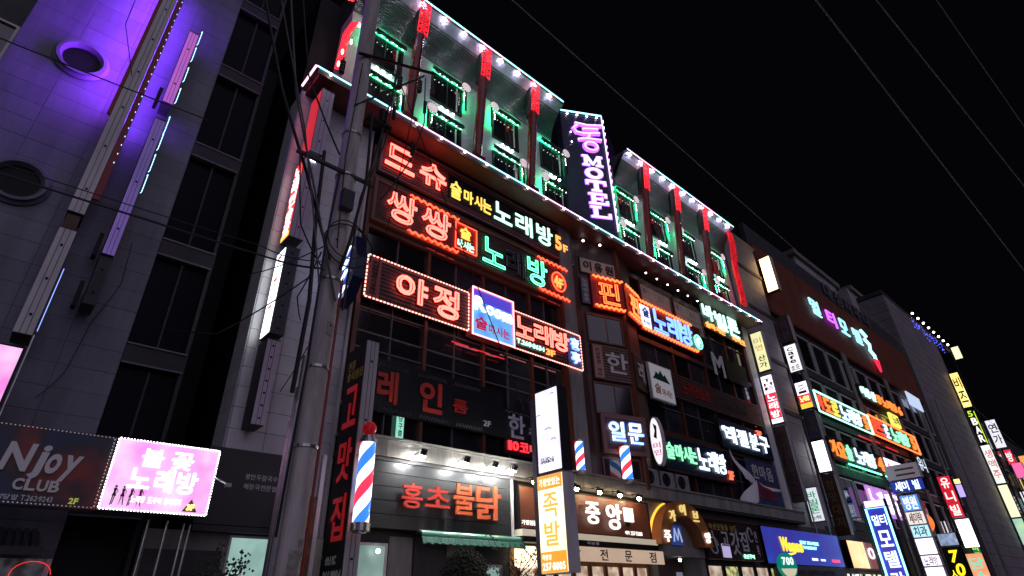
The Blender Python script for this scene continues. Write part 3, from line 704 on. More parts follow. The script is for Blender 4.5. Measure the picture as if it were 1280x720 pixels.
part(r, 'box_back', MB().box(2.83, 3.62, -.03, -.022, .24, 1.16), redlet)
dgl = principled('dark_green_letter', (.01, .10, .04), .5)
letter(r, '노', 3.9, 4.84, .18, 1.14, dgl, y=-.03, tube=N_GRN, tr=.016); letter(r, '래', 4.92, 5.74, .16, 1.1, principled('dead_neon', (.05, .05, .06), .3), y=-.03, tube=principled('dead_tube', (.16, .16, .18), .25), tr=.02, label='unlit letter')
letter(r, '방', 5.90, 6.82, .14, 1.2, dgl, y=-.03, tube=N_GRN, tr=.017)
part(r, 'ring', MB().tube([(7.43 + .34 * math.cos(a * math.pi / 12), -.07, .68 + .38 * math.sin(a * math.pi / 12)) for a in range(24)], .026, 5, closed=True), N_RED)
part(r, 'disc', MB().yprism([(7.43 + .33 * math.cos(a * math.pi / 12), .68 + .37 * math.sin(a * math.pi / 12)) for a in range(24)], -.04, -.025), em('red_disc', (1, .03, .03), .5))
letter(r, '4', 7.2, 7.42, .45, .92, og, y=-.045, bold=.05); letter(r, 'F', 7.46, 7.66, .45, .85, og, y=-.045, bold=.05)
# third floor
def bulbsign(r, W, H, slats=slatd):
    slat_board(r, W, H, slats, step=.11); dashes([(0, 0), (W, 0), (W, H), (0, H)], .11, .022, -.05, BULBR, r, long=.55)
r = thing('karaoke_sign', 'left third floor slatted sign with two large salmon neon letters', 'sign', (5.7, 11.74, 8.66)); bulbsign(r, 3.36, 1.26)
part(r, 'pink_column', MB().box(.05, .42, -.04, -.021, .04, 1.22), principled('rose_panel', (.35, .10, .10), .5))
line(r, '손님환영주차장완비', .14, .32, .1, 1.15, dklet, y=-.045, vertical=True, d=.006)
letter(r, '야', .88, 1.85, .25, 1.02, redlet, y=-.05, tube=N_PNK, tr=.032); letter(r, '정', 2.08, 2.92, .14, 1.06, redlet, y=-.05, tube=N_PNK, tr=.032)
r = thing('light_box', 'blue and white Room light box with pink neon edge between the two third floor signs', 'sign', (9.12, 11.6, 8.56))
part(r, 'housing', MB().box(0, 1.62, .01, .3, 0, 1.56), principled('pink_case', (.5, .1, .12), .4))
part(r, 'lit_panel', MB().box(.03, 1.59, 0, .009, .03, 1.53), em('room_print', (.08, .30, 1), .9, patch=(.25, .70, 1), scale=2.2))
part(r, 'night_band', MB().box(.04, 1.58, -.004, -.001, 1.13, 1.52), em('night_band', (.12, .08, .8), .7))
part(r, 'neon_edge', MB().tube([(0, -.03, 0), (1.62, -.03, 0), (1.62, -.03, 1.56), (0, -.03, 1.56)], .028, 6, closed=True), em('edge_pink', (1, .25, .28), 4.5))
RW = em('room_white', (1, 1, 1), 2.4)
for ch, a, b, z0, z1 in (('R', .08, .48, .82, 1.28), ('o', .5, .82, .80, 1.1), ('o', .84, 1.14, .78, 1.08), ('m', 1.16, 1.55, .76, 1.06)): letter(r, ch, a, b, z0, z1, RW, bold=.06, y=-.015)
letter(r, '술', .1, .55, .22, .62, em('lit_red_print', (.75, .01, .06), .6), y=-.01); line(r, '마시는', .6, 1.48, .2, .5, MC['lit_red_print'], y=-.01, bold=.03)
r = thing('karaoke_sign', 'right third floor slatted sign with salmon letters and two blue characters', 'sign', (10.82, 11.74, 8.62)); bulbsign(r, 3.18, 1.3)
for ch, a, b in (('노', .08, .82), ('래', .88, 1.7), ('방', 1.78, 2.5)): letter(r, ch, a, b, .44, 1.12, deep, y=-.05, tube=N_PNK, tr=.024)
line(r, 'T.268-8634', .12, 1.35, .2, .36, N_GW, y=-.05, d=.02, bold=.04); line(r, '3F', 1.4, 1.85, .14, .36, og, y=-.05, d=.02, bold=.04)
letter(r, '夜', 2.62, 3.06, .68, 1.12, N_BLU, y=-.05, d=.05, bold=.03); letter(r, '亭', 2.62, 3.06, .16, .6, N_BLU, y=-.05, d=.05, bold=.03)
wbl = em('star_white', (.75, .82, 1), 2.2); letter(r, '夜', 2.66, 3.02, .72, 1.08, wbl, y=-.105, d=.01, bold=.0); letter(r, '亭', 2.66, 3.02, .2, .56, wbl, y=-.105, d=.01, bold=.0)
m = MB(); m.tube([(11.1, 11.86, 8.4), (12.8, 11.86, 8.45)], .02, 5)
for n_, (a, b, z, lab) in enumerate(((7.6, 8.6, 11.0, 'short row of emissive strips imitating a red reflection under the fourth floor red letters'), (12.2, 13.5, 10.98, 'dotted red strip under the right end of the fourth floor sign'), (8.6, 10.6, 8.25, 'thin red light strip below the Room light box'))):
    single('red_emissive_strip', MB().box(a, a + (b - a) * .3, 11.86, 11.88, z, z + .03).box(a + (b - a) * .38, a + (b - a) * .7, 11.86, 11.88, z - .02, z + .01).box(a + (b - a) * .78, b, 11.86, 11.88, z - .03, z), em('dim_red_strip', (1, .03, .05), .7), lab, 'light', 'dim red emissive strips on the glass')  # emissive boxes on the glass; the first row is a painted reflection
# second floor
r = thing('cafe_sign', 'unlit second floor sign of big flat red letters on dark glass', 'sign', (6.3, 11.86, 5.82))
part(r, 'back_board', MB().box(0, 4.2, .0, .04, 0, 1.35), principled('smoked_board', (.012, .013, .016), .25))
for ch, a, b in (('레', .08, .66), ('인', 1.3, 2.02)): letter(r, ch, a, b, .25, 1.08, principled('flat_red', (.42, .03, .02), .5), y=-.02, bold=.06)
letter(r, '룸', 2.36, 2.86, .42, .78, redlet, y=-.02); line(r, '2F', 3.42, 3.7, .22, .38, whlet, y=-.02)
m = MB()
for q in range(3):
    for (z, dx) in ((1.2, 0), (.1, .1)):
        pts = []
        for i in range(21): pts.append((.1 + dx + q * 1.15 + i * .045, -.02, z + (.05 if i % 2 else -.05)))
        m.tube(pts, .007, 4)
part(r, 'dead_wave_tubes', m, principled('dull_tube', (.2, .2, .22), .3), kind='stuff')
r = thing('vertical_sign', 'narrow mint green vertical sign glowing behind the second floor glass', 'sign', (7.05, 11.9, 5.1))
part(r, 'lit_panel', MB().box(0, .20, 0, .03, 0, .82), em('mint_panel', (.35, .9, .7), .8)); line(r, '당구클럽', .04, .16, .06, .76, dklet, vertical=True, y=-.005, d=.005)
part(r, 'header', MB().box(0, .2, 0, .03, .84, 1.15), em('lime_header', (.6, .7, .1), .5))
r = thing('letter_sign', 'unlit lilac brush letters on the dark second floor glass behind the pole sign', 'sign', (10.5, 11.86, 5.5))
part(r, 'back_board', MB().box(0, 2.75, 0, .04, -.1, 1.2), principled('smoked_board2', (.015, .016, .02), .25))
letter(r, '한', .15, .78, .38, 1.06, purlet, y=-.02, bold=.05); letter(r, '나', 1.85, 2.4, .3, 1.0, purlet, y=-.02, bold=.05); letter(r, '수', .95, 1.5, .34, 1.0, purlet, y=-.02, bold=.05)
line(r, '10코너', .1, 1.25, .02, .28, LEDR, y=-.03, d=.02, bold=.03)
m = MB()
for x0_ in (.05, 1.7): m.tube([(x0_ + i * .05, -.02, 1.12 + .03 * math.sin(i * 1.6)) for i in range(20)], .008, 4)
part(r, 'dead_wave_tubes', m, MC['dull_tube'], kind='stuff')
def barber(x, y, z0, h, rad, name='barber_pole', label='', lit=1.4, group=None):
    """striped cylinder: helical bands of red, white and blue, each a real strip of faces"""
    r = thing(name, label, 'barber pole', (x, y, z0), 0, group)
    rows = 30; sub = 5; turns = 1.3
    cols = {'stripe_white': (em('barber_white', (.95, .93, 1), lit)), 'stripe_red': em('barber_red', (1, .04, .10), lit * .8), 'stripe_blue': em('barber_blue', (.04, .22, .9), lit * .8)}
    for bnd, k_ in enumerate(('stripe_red', 'stripe_white', 'stripe_blue', 'stripe_white')):
        m = MB()
        for j in range(rows + 1):
            for q in range(sub + 1):
                t = 2 * math.pi * ((bnd + q / sub) / 4 + turns * j / rows); m.v.append((rad * math.cos(t), rad * math.sin(t), h * .08 + h * .84 * j / rows))
        for j in range(rows):
            for q in range(sub):
                a_ = j * (sub + 1) + q; m.f.append((a_, a_ + 1, a_ + sub + 2, a_ + sub + 1))
        part(r, k_, m, cols[k_])
    part(r, 'base_cap', MB().tube([(0, 0, 0), (0, 0, h * .08)], rad * 1.18, 18).tube([(0, 0, -.03), (0, 0, 0)], rad * .8, 14), steel)
    part(r, 'top_cap', MB().tube([(0, 0, h * .92), (0, 0, h * .96)], rad * 1.15, 18).tube([(0, 0, h * .96), (0, 0, h * 1.0)], rad * .8, 14), steel)
    return r
# calendar like cream panels, right wing
r = thing('panel_sign', 'pair of dim cream lattice window panels with faint characters under small spotlights', 'sign', (18.35, 11.8, 12.45))
for q in (0, 2.52):
    part(r, 'frame', frame_mb(2.36, 1.42, .06, -.06, .05, q, -.03), brown)
    for i in range(4):
        for j in range(2):
            bx(r, 'cream_panel', q + .07 + i * .56, q + .07 + i * .56 + .53, -.02, .03, .05 + j * .66, .05 + j * .66 + .63, cream, world=False)
            if (i + j) % 2: letter(r, '소주양맥비스초코'[i * 2 + j], q + .2 + i * .56, q + .46 + i * .56, .2 + j * .66, .48 + j * .66, dklet, d=.006, y=-.024, bold=0)
for i in range(6):
    o = thing('soffit_spotlight', ('leftmost','second','third','fourth','fifth','rightmost')[i] + ' small round white spotlight in the soffit above the cream panels', 'lamp', (18.7 + i * .82, 11.55, 14.3), 0, 'soffit spotlights above the cream panels')
    part(o, 'lens', MB().sphere(0, 0, -.03, .035, 8, 6), BULB); part(o, 'cup', MB().tube([(0, 0, -.01), (0, 0, .1)], .05, 10), black)
# barber text sign face A
r = on_face('barber_shop_sign', 'cream sign board with three dark characters on the angled stair bay', 'sign', .12, 12.98, off=.05)
part(r, 'board', MB().box(0, 1.66, 0, .05, 0, .68), cream); part(r, 'frame', frame_mb(1.72, .74, .04, -.02, .05, -.03, -.03), dbrown)
for i, ch in enumerate('이용원'): letter(r, ch, .14 + i * .52, .52 + i * .52, .14, .56, dklet, y=-.005, bold=.02)
for n_, s in enumerate((.25, 1.05)):
    o = on_face('downlight', ('left' if n_ == 0 else 'right') + ' round downlight over the cream board on the stair bay', 'lamp', s, 14.35, off=.25, group='downlights over the cream stair bay board')
    part(o, 'lens', MB().sphere(0, 0, -.02, .05, 10, 8), em('soft_down', (1, .9, .9), 6) ); part(o, 'arm', MB().tube([(0, 0, 0), (0, .1, .1), (0, .24, .1)], .015, 6), black)
# red neon sign wrapping the bay
NR = principled('red_box_face', (.30, .0015, .001), .4)
rA = on_face('karaoke_sign', 'red glowing panel with one orange neon letter on the left bay face', 'sign', .42, 11.38, off=.22)
part(rA, 'case', MB().box(0, 1.5, 0, .2, 0, 1.45), NR); letter(rA, '핀', .28, 1.2, .24, 1.18, deep, y=-.03, tube=N_ORG, tr=.024)
flame(rA, .05, 1.45, 1.36, N_ORG, r=.03); flame(rA, .05, 1.4, .08, N_ORG, r=.03)
rS = on_face('vertical_sign', 'small dark vertical name board left of the red angled sign', 'sign', .02, 11.55, off=.12)
part(rS, 'board', MB().box(0, .36, 0, .06, 0, 1.15), principled('blue_grey_board', (.10, .11, .16), .5)); line(rS, '노래연습장', .08, .28, .06, 1.1, whlet, vertical=True, y=-.004, d=.006)
rB = on_face('karaoke_sign', 'narrow red glowing panel with a squeezed neon letter on the right bay face', 'sign', .1, 11.42, off=.22, face='B')
part(rB, 'case', MB().box(0, 1.25, 0, .2, 0, 1.4), NR); letter(rB, '핀', .3, 1.1, .24, 1.12, deep, y=-.03, tube=N_ORG, tr=.024)
flame(rB, .0, 1.3, 1.34, N_ORG, r=.03); flame(rB, .0, 1.3, .08, N_ORG, r=.03)
r = thing('karaoke_sign', 'blue neon karaoke letters between orange zigzag tubes on the red sign of the right wing', 'sign', (17.9, 11.7, 11.38))
part(r, 'case', MB().box(0, 4.75, 0, .18, 0, 1.42), principled('dark_red_board', (.14, .002, .002), .4))
flame(r, .05, 3.9, 1.32, N_ORG, r=.034); flame(r, .05, 4.1, .06, N_ORG, r=.034)
part(r, 'white_panel', MB().box(.12, .75, -.03, -.001, .2, 1.2), em('white_blue_panel', (.75, .8, 1), 1.8)); letter(r, '술', .22, .65, .65, 1.12, principled('blue_print', (.03, .05, .5), .5), y=-.035); line(r, '마시는', .18, .7, .3, .5, MC['blue_print'], y=-.035)
for ch, a, b in (('노', .85, 1.82), ('래', 1.92, 2.85), ('방', 2.92, 3.8)): letter(r, ch, a, b, .18, 1.2, principled('navy_letter', (.02, .03, .2), .4), y=-.03, tube=N_WB if False else N_BLU, tr=.034)
part(r, 'ring', MB().tube([(4.36 + .30 * math.cos(a * math.pi / 12), -.05, .62 + .33 * math.sin(a * math.pi / 12)) for a in range(24)], .03, 5, closed=True), N_GRN)
line(r, '4F', 4.16, 4.56, .4, .84, mg, y=-.03, d=.03, bold=.04)
r = thing('karaoke_sign', 'dark sign with three mint neon characters and small orange script under the light tube', 'sign', (23.3, 11.74, 13.15))
part(r, 'back_board', MB().box(0, 4.0, 0, .1, 0, 1.4), principled('green_black_board', (.008, .03, .02), .4))
for ch, a, b, z0, z1 in (('바', .1, 1.05, .5, 1.32), ('빌', 1.2, 2.25, .3, 1.24), ('론', 2.4, 3.5, .25, 1.3)): letter(r, ch, a, b, z0, z1, mg, y=-.03, d=.06, bold=.04)
line(r, '술마시는', .1, 1.95, .02, .34, og, y=-.03, d=.04, bold=.04); line(r, '마이크', 2.6, 3.9, .0, .26, og, y=-.03, d=.04, bold=.04)
r = thing('letter_sign', 'large unlit white letter M on the dark glass below the orange script', 'sign', (23.5, 11.84, 10.8))
letter(r, 'M', 0, 1.0, 0, 1.12, whlet, bold=.05); part(r, 'back_rail', MB().box(-.1, 3.3, -.005, .02, .2, .26).box(-.1, 3.3, -.005, .02, .8, .86), dgrey)
part(r, 'dark_plate', MB().box(1.2, 3.2, -.03, 0, 0, 1.1), black)
# slatted unlit signs of the third floor right
r = on_face('restaurant_sign', 'unlit slatted brown sign with a white rounded character on the angled stair bay', 'sign', .2, 8.58, off=.10)
slat_board(r, 1.72, 1.36, principled('tan_slat', (.22, .12, .09), .5), step=.1, back=dbrown)
part(r, 'side_column', MB().box(.03, .42, -.05, -.021, .04, 1.3), principled('salmon_panel', (.40, .20, .15), .5)); line(r, '손님환영 예약', .14, .30, .1, 1.2, dklet, vertical=True, y=-.052, d=.004)
letter(r, '한', .55, 1.5, .3, 1.1, whlet, y=-.04, bold=.05)
r = on_face('restaurant_sign', 'unlit brown sign with a white character on the right side face of the stair bay', 'sign', .3, 8.6, off=.10, face='B')
slat_board(r, 1.05, 1.36, MC['tan_slat'], step=.1); letter(r, '레', .25, .85, .3, 1.1, whlet, y=-.04, bold=.05)
r = thing('slatted_sign', 'wide unlit dark slatted sign across the third floor of the right wing', 'sign', (18.9, 11.8, 8.9)); slat_board(r, 8.2, 1.1, principled('umber_slat', (.09, .045, .04), .5), step=.13)
line(r, '노래연습장', 1.4, 3.6, .3, .85, redlet, y=-.03); line(r, 'KARAOKE', 4.2, 6.9, .35, .75, dgrey, y=-.03)
r = thing('menu_sign', 'white rectangular sign with a dark green mountain drawing and red lettering', 'sign', (17.45, 11.35, 8.3))
part(r, 'housing', MB().box(0, 1.5, 0, .12, 0, 1.45), alu); part(r, 'sheet', MB().box(.04, 1.46, -.008, -.001, .04, 1.41), em('pale_sheet', (.8, .78, .85), .22))
part(r, 'mountain_print', MB().yprism([(.15, .82), (1.3, .78), (1.15, .92), (1.0, 1.12), (.9, 1.02), (.72, 1.24), (.58, 1.05), (.42, 1.14), (.3, .95)], -.014, -.009), principled('forest_print', (.01, .06, .04), .5))
letter(r, '술', .2, .6, .25, .66, redlet, y=-.01, d=.006); line(r, '마시는', .66, 1.32, .22, .5, redlet, y=-.01, d=.006)
# second floor right: barber neon, oval blade, green karaoke
r = on_face('barber_neon_sign', 'white and blue neon characters on a framed brown board above the glowing barber pole', 'sign', .3, 6.1, off=.16)
part(r, 'board', MB().box(0, 1.72, 0, .12, 0, 1.15), dbrown); part(r, 'frame', frame_mb(1.86, 1.35, .14, -.03, .08, -.07, -.1), principled('rosewood', (.22, .10, .09), .5))
for ch, a, b, z0, z1 in (('일', .2, .82, .32, .98), ('문', .98, 1.6, .28, .98)):
    letter(r, ch, a, b, z0, z1, em('ice_letter', (.78, .88, 1), 2.5), y=-.03, bold=.045, tube=N_BLU, tr=.02)
px, py = A_pt(.92, .34); barber(px, py, 5.05, 1.25, .17, label='glowing striped barber pole mounted below the blue white neon characters', lit=1.6)
px, py = 13.0, 11.3; barber(px, py, 5.05, 1.0, .13, label='small striped barber pole half hidden behind the white pole sign', lit=1.1)
r = thing('oval_sign', 'tall oval white blade sign with pink lettering left of the green karaoke letters', 'sign', (17.3, 11.75, 5.75), -math.pi / 2)
ov = [(.34 + .24 * math.cos(a * math.pi / 12) * (1 if a else 1), .95 + .88 * math.sin(a * math.pi / 12)) for a in range(24)]
part(r, 'housing', MB().yprism(ov, 0, .2), alu); part(r, 'lit_panel', MB().yprism([(.34 + (x - .34) * .9, .95 + (z - .95) * .93) for x, z in ov], -.012, -.002), em('oval_white', (.9, .85, .9), 1.1))
part(r, 'brush_print', MB().yprism([(.26, 1.1), (.38, 1.0), (.44, 1.45), (.3, 1.58), (.34, 1.3)], -.018, -.013), dgrey); line(r, '미인', .19, .49, .42, .9, em('pink_print', (1, .2, .4), .6), vertical=True, y=-.013, d=.006)
r = thing('karaoke_sign', 'green and white neon letters of the second floor karaoke sign ending in red 2F', 'sign', (18.3, 11.74, 5.95))
part(r, 'back_board', MB().box(-.1, 4.7, 0, .1, -.05, 1.2), principled('navy_board', (.01, .02, .05), .4))
part(r, 'frame', frame_mb(4.9, 1.35, .07, -.04, .1, -.15, -.1), dbrown)
G2 = em('green_led_letter', (.25, 1, .45), 1.8)
for ch, a, b in (('술', -.02, .5), ('마', .6, 1.08), ('시', 1.12, 1.58), ('는', 1.6, 2.0)): letter(r, ch, a, b, .35, .95, G2, y=-.03, bold=.035)
WBL = em('ice_white_letter', (.7, .85, 1), 2.1)
for ch, a, b in (('노', 2.1, 2.8), ('래', 2.86, 3.5), ('방', 3.56, 4.2)): letter(r, ch, a, b, .2, 1.02, WBL, y=-.03, bold=.045)
line(r, '2F', 4.22, 4.66, .05, .4, em('red_led_letter', (1, .1, .05), 2.5), y=-.03, bold=.04, d=.03)
r = thing('restaurant_sign', 'white blue neon characters on navy board at the right end of the second floor', 'sign', (22.75, 11.74, 7.35))
part(r, 'back_board', MB().box(-.05, 4.5, 0, .1, 0, 1.25), MC['navy_board'])
for ch, a, b in (('레', .3, 1.15), ('젤', 1.3, 2.2), ('분', 2.4, 3.2), ('구', 3.35, 4.2)): letter(r, ch, a, b, .25, 1.0, WBL, y=-.03, bold=.035)
letter(r, '이', .05, .3, .65, .95, WBL, y=-.03); line(r, '2F', 3.2, 3.75, 1.02, 1.24, em('red_led_letter', (1, .1, .05), 2.5), y=-.03, d=.03)
for i, pts in enumerate((((22.5, 7.2), (24.4, 5.95), (23.2, 6.05)), ((22.5, 5.2), (24.2, 5.25), (24.15, 6.1)), ((24.5, 6.1), (26.6, 5.95), (25.4, 5.75)))):
    m = MB(); n = len(m.v); a, b, c = pts
    K = 8
    for s in range(K + 1):
        for t in range(K + 1 - s):
            u, v_ = s / K, t / K; X_ = a[0] + (b[0] - a[0]) * u + (c[0] - a[0]) * v_; Z_ = a[1] + (b[1] - a[1]) * u + (c[1] - a[1]) * v_
            m.v.append((X_, 11.42 + .08 * math.sin(u * 7 + v_ * 5) , Z_ - .12 * math.sin(math.pi * u) * (1 - v_)))
    idx = {}; q = 0
    for s in range(K + 1):
        for t in range(K + 1 - s): idx[(s, t)] = q; q += 1
    for s in range(K):
        for t in range(K - s):
            m.f.append((idx[(s, t)], idx[(s + 1, t)], idx[(s, t + 1)]))
            if t < K - s - 1: m.f.append((idx[(s + 1, t)], idx[(s + 1, t + 1)], idx[(s, t + 1)]))
    single('cloth_banner', m, bannerm, ('torn white cloth hanging diagonally below the navy sign', 'white triangular cloth standing on the cornice', 'narrow white cloth strip stretched towards the right pier')[i], 'banner', 'white cloths on the cornice')
r = thing('banner', 'blue and red printed banner behind the white cloths beside the right pier', 'banner', (24.2, 11.7, 5.2))
part(r, 'sheet', MB().box(0, 2.8, 0, .02, 0, 1.9), principled('blue_banner', (.05, .07, .22), .7, dirt_sheen=.5, scale=3, dirt_sheen_col=(.02, .02, .04))); part(r, 'red_strip', MB().box(.6, 2.2, -.02, -.002, .3, .9), principled('dull_crimson', (.2, .02, .05), .7))
line(r, '한마음', .4, 2.4, 1.1, 1.7, whlet, y=-.01)
# air conditioners on the cornice
def aircon(x, lab):
    r = thing('air_conditioner', lab, 'air conditioner', (x, 11.6, 5.15), 0, 'outdoor units on the cornice')
    part(r, 'case', MB().box(0, .82, 0, .32, 0, .58), principled('ac_white', (.34, .32, .33), .5, dirt_sheen=.4, scale=6))
    part(r, 'fan_grille', MB().tube([(.32 + .22 * math.cos(a * .3), -.012, .3 + .22 * math.sin(a * .3)) for a in range(21)], .012, 4, closed=True).tube([(.32 + .12 * math.cos(a * .3), -.012, .3 + .12 * math.sin(a * .3)) for a in range(21)], .01, 4, closed=True), dgrey)
    part(r, 'fan_opening', MB().yprism([(.32 + .21 * math.cos(a * math.pi / 10), .3 + .21 * math.sin(a * math.pi / 10)) for a in range(20)], -.006, -.001), black)
for i, x in enumerate((16.55, 17.5, 18.45)): aircon(x, ('outdoor unit nearest the barber pole on the cornice', 'middle outdoor unit of the three on the cornice', 'rightmost outdoor unit on the cornice under the green letters')[i])
# ------------------------------------------------------------------ ground floor shops
r = thing('restaurant_sign', 'dark metal panel board with raised red and orange characters lit by spotlights', 'sign', (6.3, 11.5, 3.2))
for j in range(5): bx(r, 'metal_panel', 0, 4.05, 0, .12, .02 + j * .288, .02 + j * .288 + .278, principled('gunmetal_panel', (.055, .062, .066), .38, metal=.4, dirt_sheen=.35, scale=2, streak=True), world=False)
part(r, 'back', MB().box(-.02, 4.07, .06, .3, 0, 1.47), black); part(r, 'end_strip', MB().box(4.07, 4.14, -.02, .3, 0, 1.47), alu)
rl = em('coral_letter', (1, .08, .06), .22); ol = em('apricot_letter', (1, .17, .07), .26)  # letters glow faintly; extra spotlight brightness is put into their material
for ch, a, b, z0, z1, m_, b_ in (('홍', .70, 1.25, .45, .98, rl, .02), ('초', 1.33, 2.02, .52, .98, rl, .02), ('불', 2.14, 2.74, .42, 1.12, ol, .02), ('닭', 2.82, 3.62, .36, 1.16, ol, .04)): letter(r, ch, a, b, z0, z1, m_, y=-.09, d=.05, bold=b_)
for i, x in enumerate((7.3, 8.55, 9.45, 10.1)):
    o = thing('sign_spotlight', ('leftmost', 'second', 'third', 'rightmost')[i] + ' black spotlight on an arm above the dark metal restaurant board', 'lamp', (x, 11.4, 4.78), 0, 'spotlights above the dark metal restaurant board')
    part(o, 'arm', MB().tube([(0, 0, .05), (0, -.2, .12), (0, -.38, .06)], .014, 6), steel)
    part(o, 'head', MB().tube([(0, -.42, .10), (0, -.34, -.02)], .075, 10), black); part(o, 'lens', MB().tube([(0, -.332, -.028), (0, -.326, -.038)], .06, 10), em('spot_lens', (1, .98, .93), 800))
r = thing('awning', 'rolled green and white striped awning over the door under the metal board', 'awning', (7.6, 11.5, 2.98))
part(r, 'cassette', MB().tube([(0, -.05, .18), (3.1, -.05, .18)], .07, 10), em('awning_lit', (.2, .6, .45), .04)); m = MB()  # cassette emits weakly: the light on it is put into its material
for i in range(31): m.xprism([(-.12, .12 if i % 2 else .10), (-.10, .12), (-.14, -.03), (-.16, -.03 + .02 * (i % 2))], i * .1, i * .1 + .1)
part(r, 'valance', m, awng); part(r, 'end_arm', MB().sphere(-.04, -.05, .18, .08, 10, 8), black)
SG = thing('chicken_restaurant', 'grey shop wall with a pale green lit window and glass door under the metal board', 'shop', (8, 11.9, 0))
part(SG, 'wall', MB().box(5.6, 10.5, 11.8, 12.3, .14, 4.62), dgrey, world=True)
fr = part(SG, 'window', frame_mb(.95, 1.2, .05, 11.72, 11.8, 6.0, 1.75), alu, world=True); part(SG, 'pane', MB().box(6.05, 6.9, 11.76, 11.78, 1.8, 2.9), SHOPG, world=True, parent=fr)
part(SG, 'lamp_globe', MB().sphere(6.65, 11.6, 2.78, .05), em('globe', (1, 1, .95), 4), world=True)
for i, (a, b) in enumerate(((7.0, 7.6), (7.65, 8.5), (8.55, 9.4), (9.45, 10.3))): bx(SG, 'wall_panel', a, b, 11.76, 11.80, .2, 3.1, dgrey if i % 2 else conc)
fr = part(SG, 'door', frame_mb(1.0, 2.4, .06, 11.70, 11.76, 9.2, .2), alu, world=True); part(SG, 'pane', MB().box(9.26, 10.14, 11.73, 11.75, .26, 2.54), SHOPG, world=True, parent=fr)
JB = thing('restaurant_sign', 'brown board with white brush characters under four warm lamps', 'sign', (10.65, 11.5, 3.46))
part(JB, 'board', MB().box(0, 5.65, 0, .15, 0, 1.05), principled('chestnut_board', (.17, .055, .03), .45, dirt_sheen=.2, scale=1.5)); part(JB, 'frame', frame_mb(5.7, 1.1, .03, -.03, .15, -.025, -.025), black)
JW = em('warm_white_letter', (1, .96, .9), 1.3)
for ch, a, b, z0, z1 in (('통', 1.05, 1.62, .22, .9), ('중', 2.50, 3.10, .25, .85), ('앙', 3.42, 4.12, .15, .88)): letter(JB, ch, a, b, z0, z1, JW, y=-.09, d=.05, bold=.04)
part(JB, 'white_logo', MB().box(4.3, 4.72, -.12, -.06, .42, .82), JW); part(JB, 'logo_stem', MB().box(4.45, 4.58, -.06, 0, .3, .5), black)
line(JB, '가맹점문의', .05, .75, .08, .20, JW, y=-.01); line(JB, '예약 257-5208', 4.35, 5.2, .06, .17, JW, y=-.01)
for i, x in enumerate((10.9, 12.55, 13.55, 14.5, 15.45)):
    o = thing('sign_lamp', ('half hidden warm lamp left of the pole sign', 'first warm lamp right of the pole sign', 'second warm lamp right of the pole sign', 'third warm lamp right of the pole sign', 'last warm lamp over the white logo')[i] + ', above the brown board', 'lamp', (x, 11.45, 4.6), 0, 'warm lamps above the brown board')
    part(o, 'shade', MB().tube([(0, -.35, .06), (0, -.33, -.02)], .10, 12, taper=.12), black); part(o, 'bulb', MB().sphere(0, -.31, -.05, .06, 10, 8), em('halogen', (1, .72, .42), 130)); part(o, 'arm', MB().tube([(0, 0, .1), (0, -.32, .1)], .015, 6), black)
r = thing('fascia_strip', 'cream and black fascia strip along the bottom of the brown board', 'sign', (10.6, 11.35, 3.12))
part(r, 'cream_band', MB().box(0, 5.8, 0, .4, .14, .30), em('cream_band', (1, .85, .65), .35)); part(r, 'black_band', MB().box(0, 5.8, -.02, .4, 0, .135), black); line(r, '족발통', 2.4, 2.95, .03, .10, whlet, y=-.03, d=.005)
r = thing('shop_banner', 'cream cloth banner with four large dark characters hung over the lit shop window', 'banner', (12.05, 11.3, 2.72))
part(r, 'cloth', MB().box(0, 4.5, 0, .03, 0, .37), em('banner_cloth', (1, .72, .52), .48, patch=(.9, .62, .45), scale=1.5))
for ch, a in (('족', -.35), ('발', .30), ('전', 1.45), ('문', 2.55), ('점', 3.75)):
    if a > 0: letter(r, ch, a, a + .33, .04, .33, dklet, y=-.005, d=.006, bold=.02)
SJ = thing('trotter_restaurant', 'brightly lit wooden restaurant front with posters behind the pole sign', 'shop', (13, 12, 0))
part(SJ, 'wall', MB().box(10.55, 16.3, 11.8, 12.3, .14, 3.1), principled('warm_wood', (.28, .13, .07), .6, dirt_sheen=.3), world=True)
for i in range(8):
    xa = 10.75 + i * .69
    fr = part(SJ, 'window', frame_mb(.64, 1.9, .06, 11.70, 11.8, xa, .8), MC['warm_wood'], world=True)
    part(SJ, 'pane', MB().box(xa + .06, xa + .58, 11.74, 11.76, .86, 2.64), SHOPW, world=True, parent=fr)
    part(SJ, 'poster', MB().box(xa + .12, xa + .5, 11.70, 11.715, 1.5 + .1 * (i % 3), 2.35), (em('poster_w', (1, .95, .9), .7), em('poster_y', (.8, .9, .15), .5), em('poster_r', (.7, .12, .1), .35))[(i * 2) % 3], world=True)
bx(SJ, 'upper_sign', 10.62, 11.5, 11.6, 11.7, 2.55, 3.05, LB_OW)
# arch entrance
AR = thing('arch_sign', 'orange arch over the stair entrance with five gold and white characters', 'sign', (17.85, 11.45, 3.3))
m = MB(); n = 28; ro, ri, H_ = 1.52, 1.0, 1.0
for i in range(n):
    a0 = math.pi * i / n; a1 = math.pi * (i + 1) / n
    q = len(m.v)
    for y in (-.3, 0.3):
        for a, rr in ((a0, ri), (a0, ro), (a1, ro), (a1, ri)): m.v.append((-rr * math.cos(a), y, rr * .9 * math.sin(a)))
    m.f += [tuple(q + k for k in f) for f in ((0,1,2,3),(7,6,5,4),(1,5,6,2),(0,3,7,4))] + ([(q, q + 4, q + 5, q + 1)] if i == 0 else []) + ([(q + 3, q + 2, q + 6, q + 7)] if i == n - 1 else [])
part(AR, 'arch', m, principled('orange_arch', (.42, .15, .045), .45, dirt_sheen=.3, scale=3))
goldm = em('gold_letter', (1, .75, .25), .8)
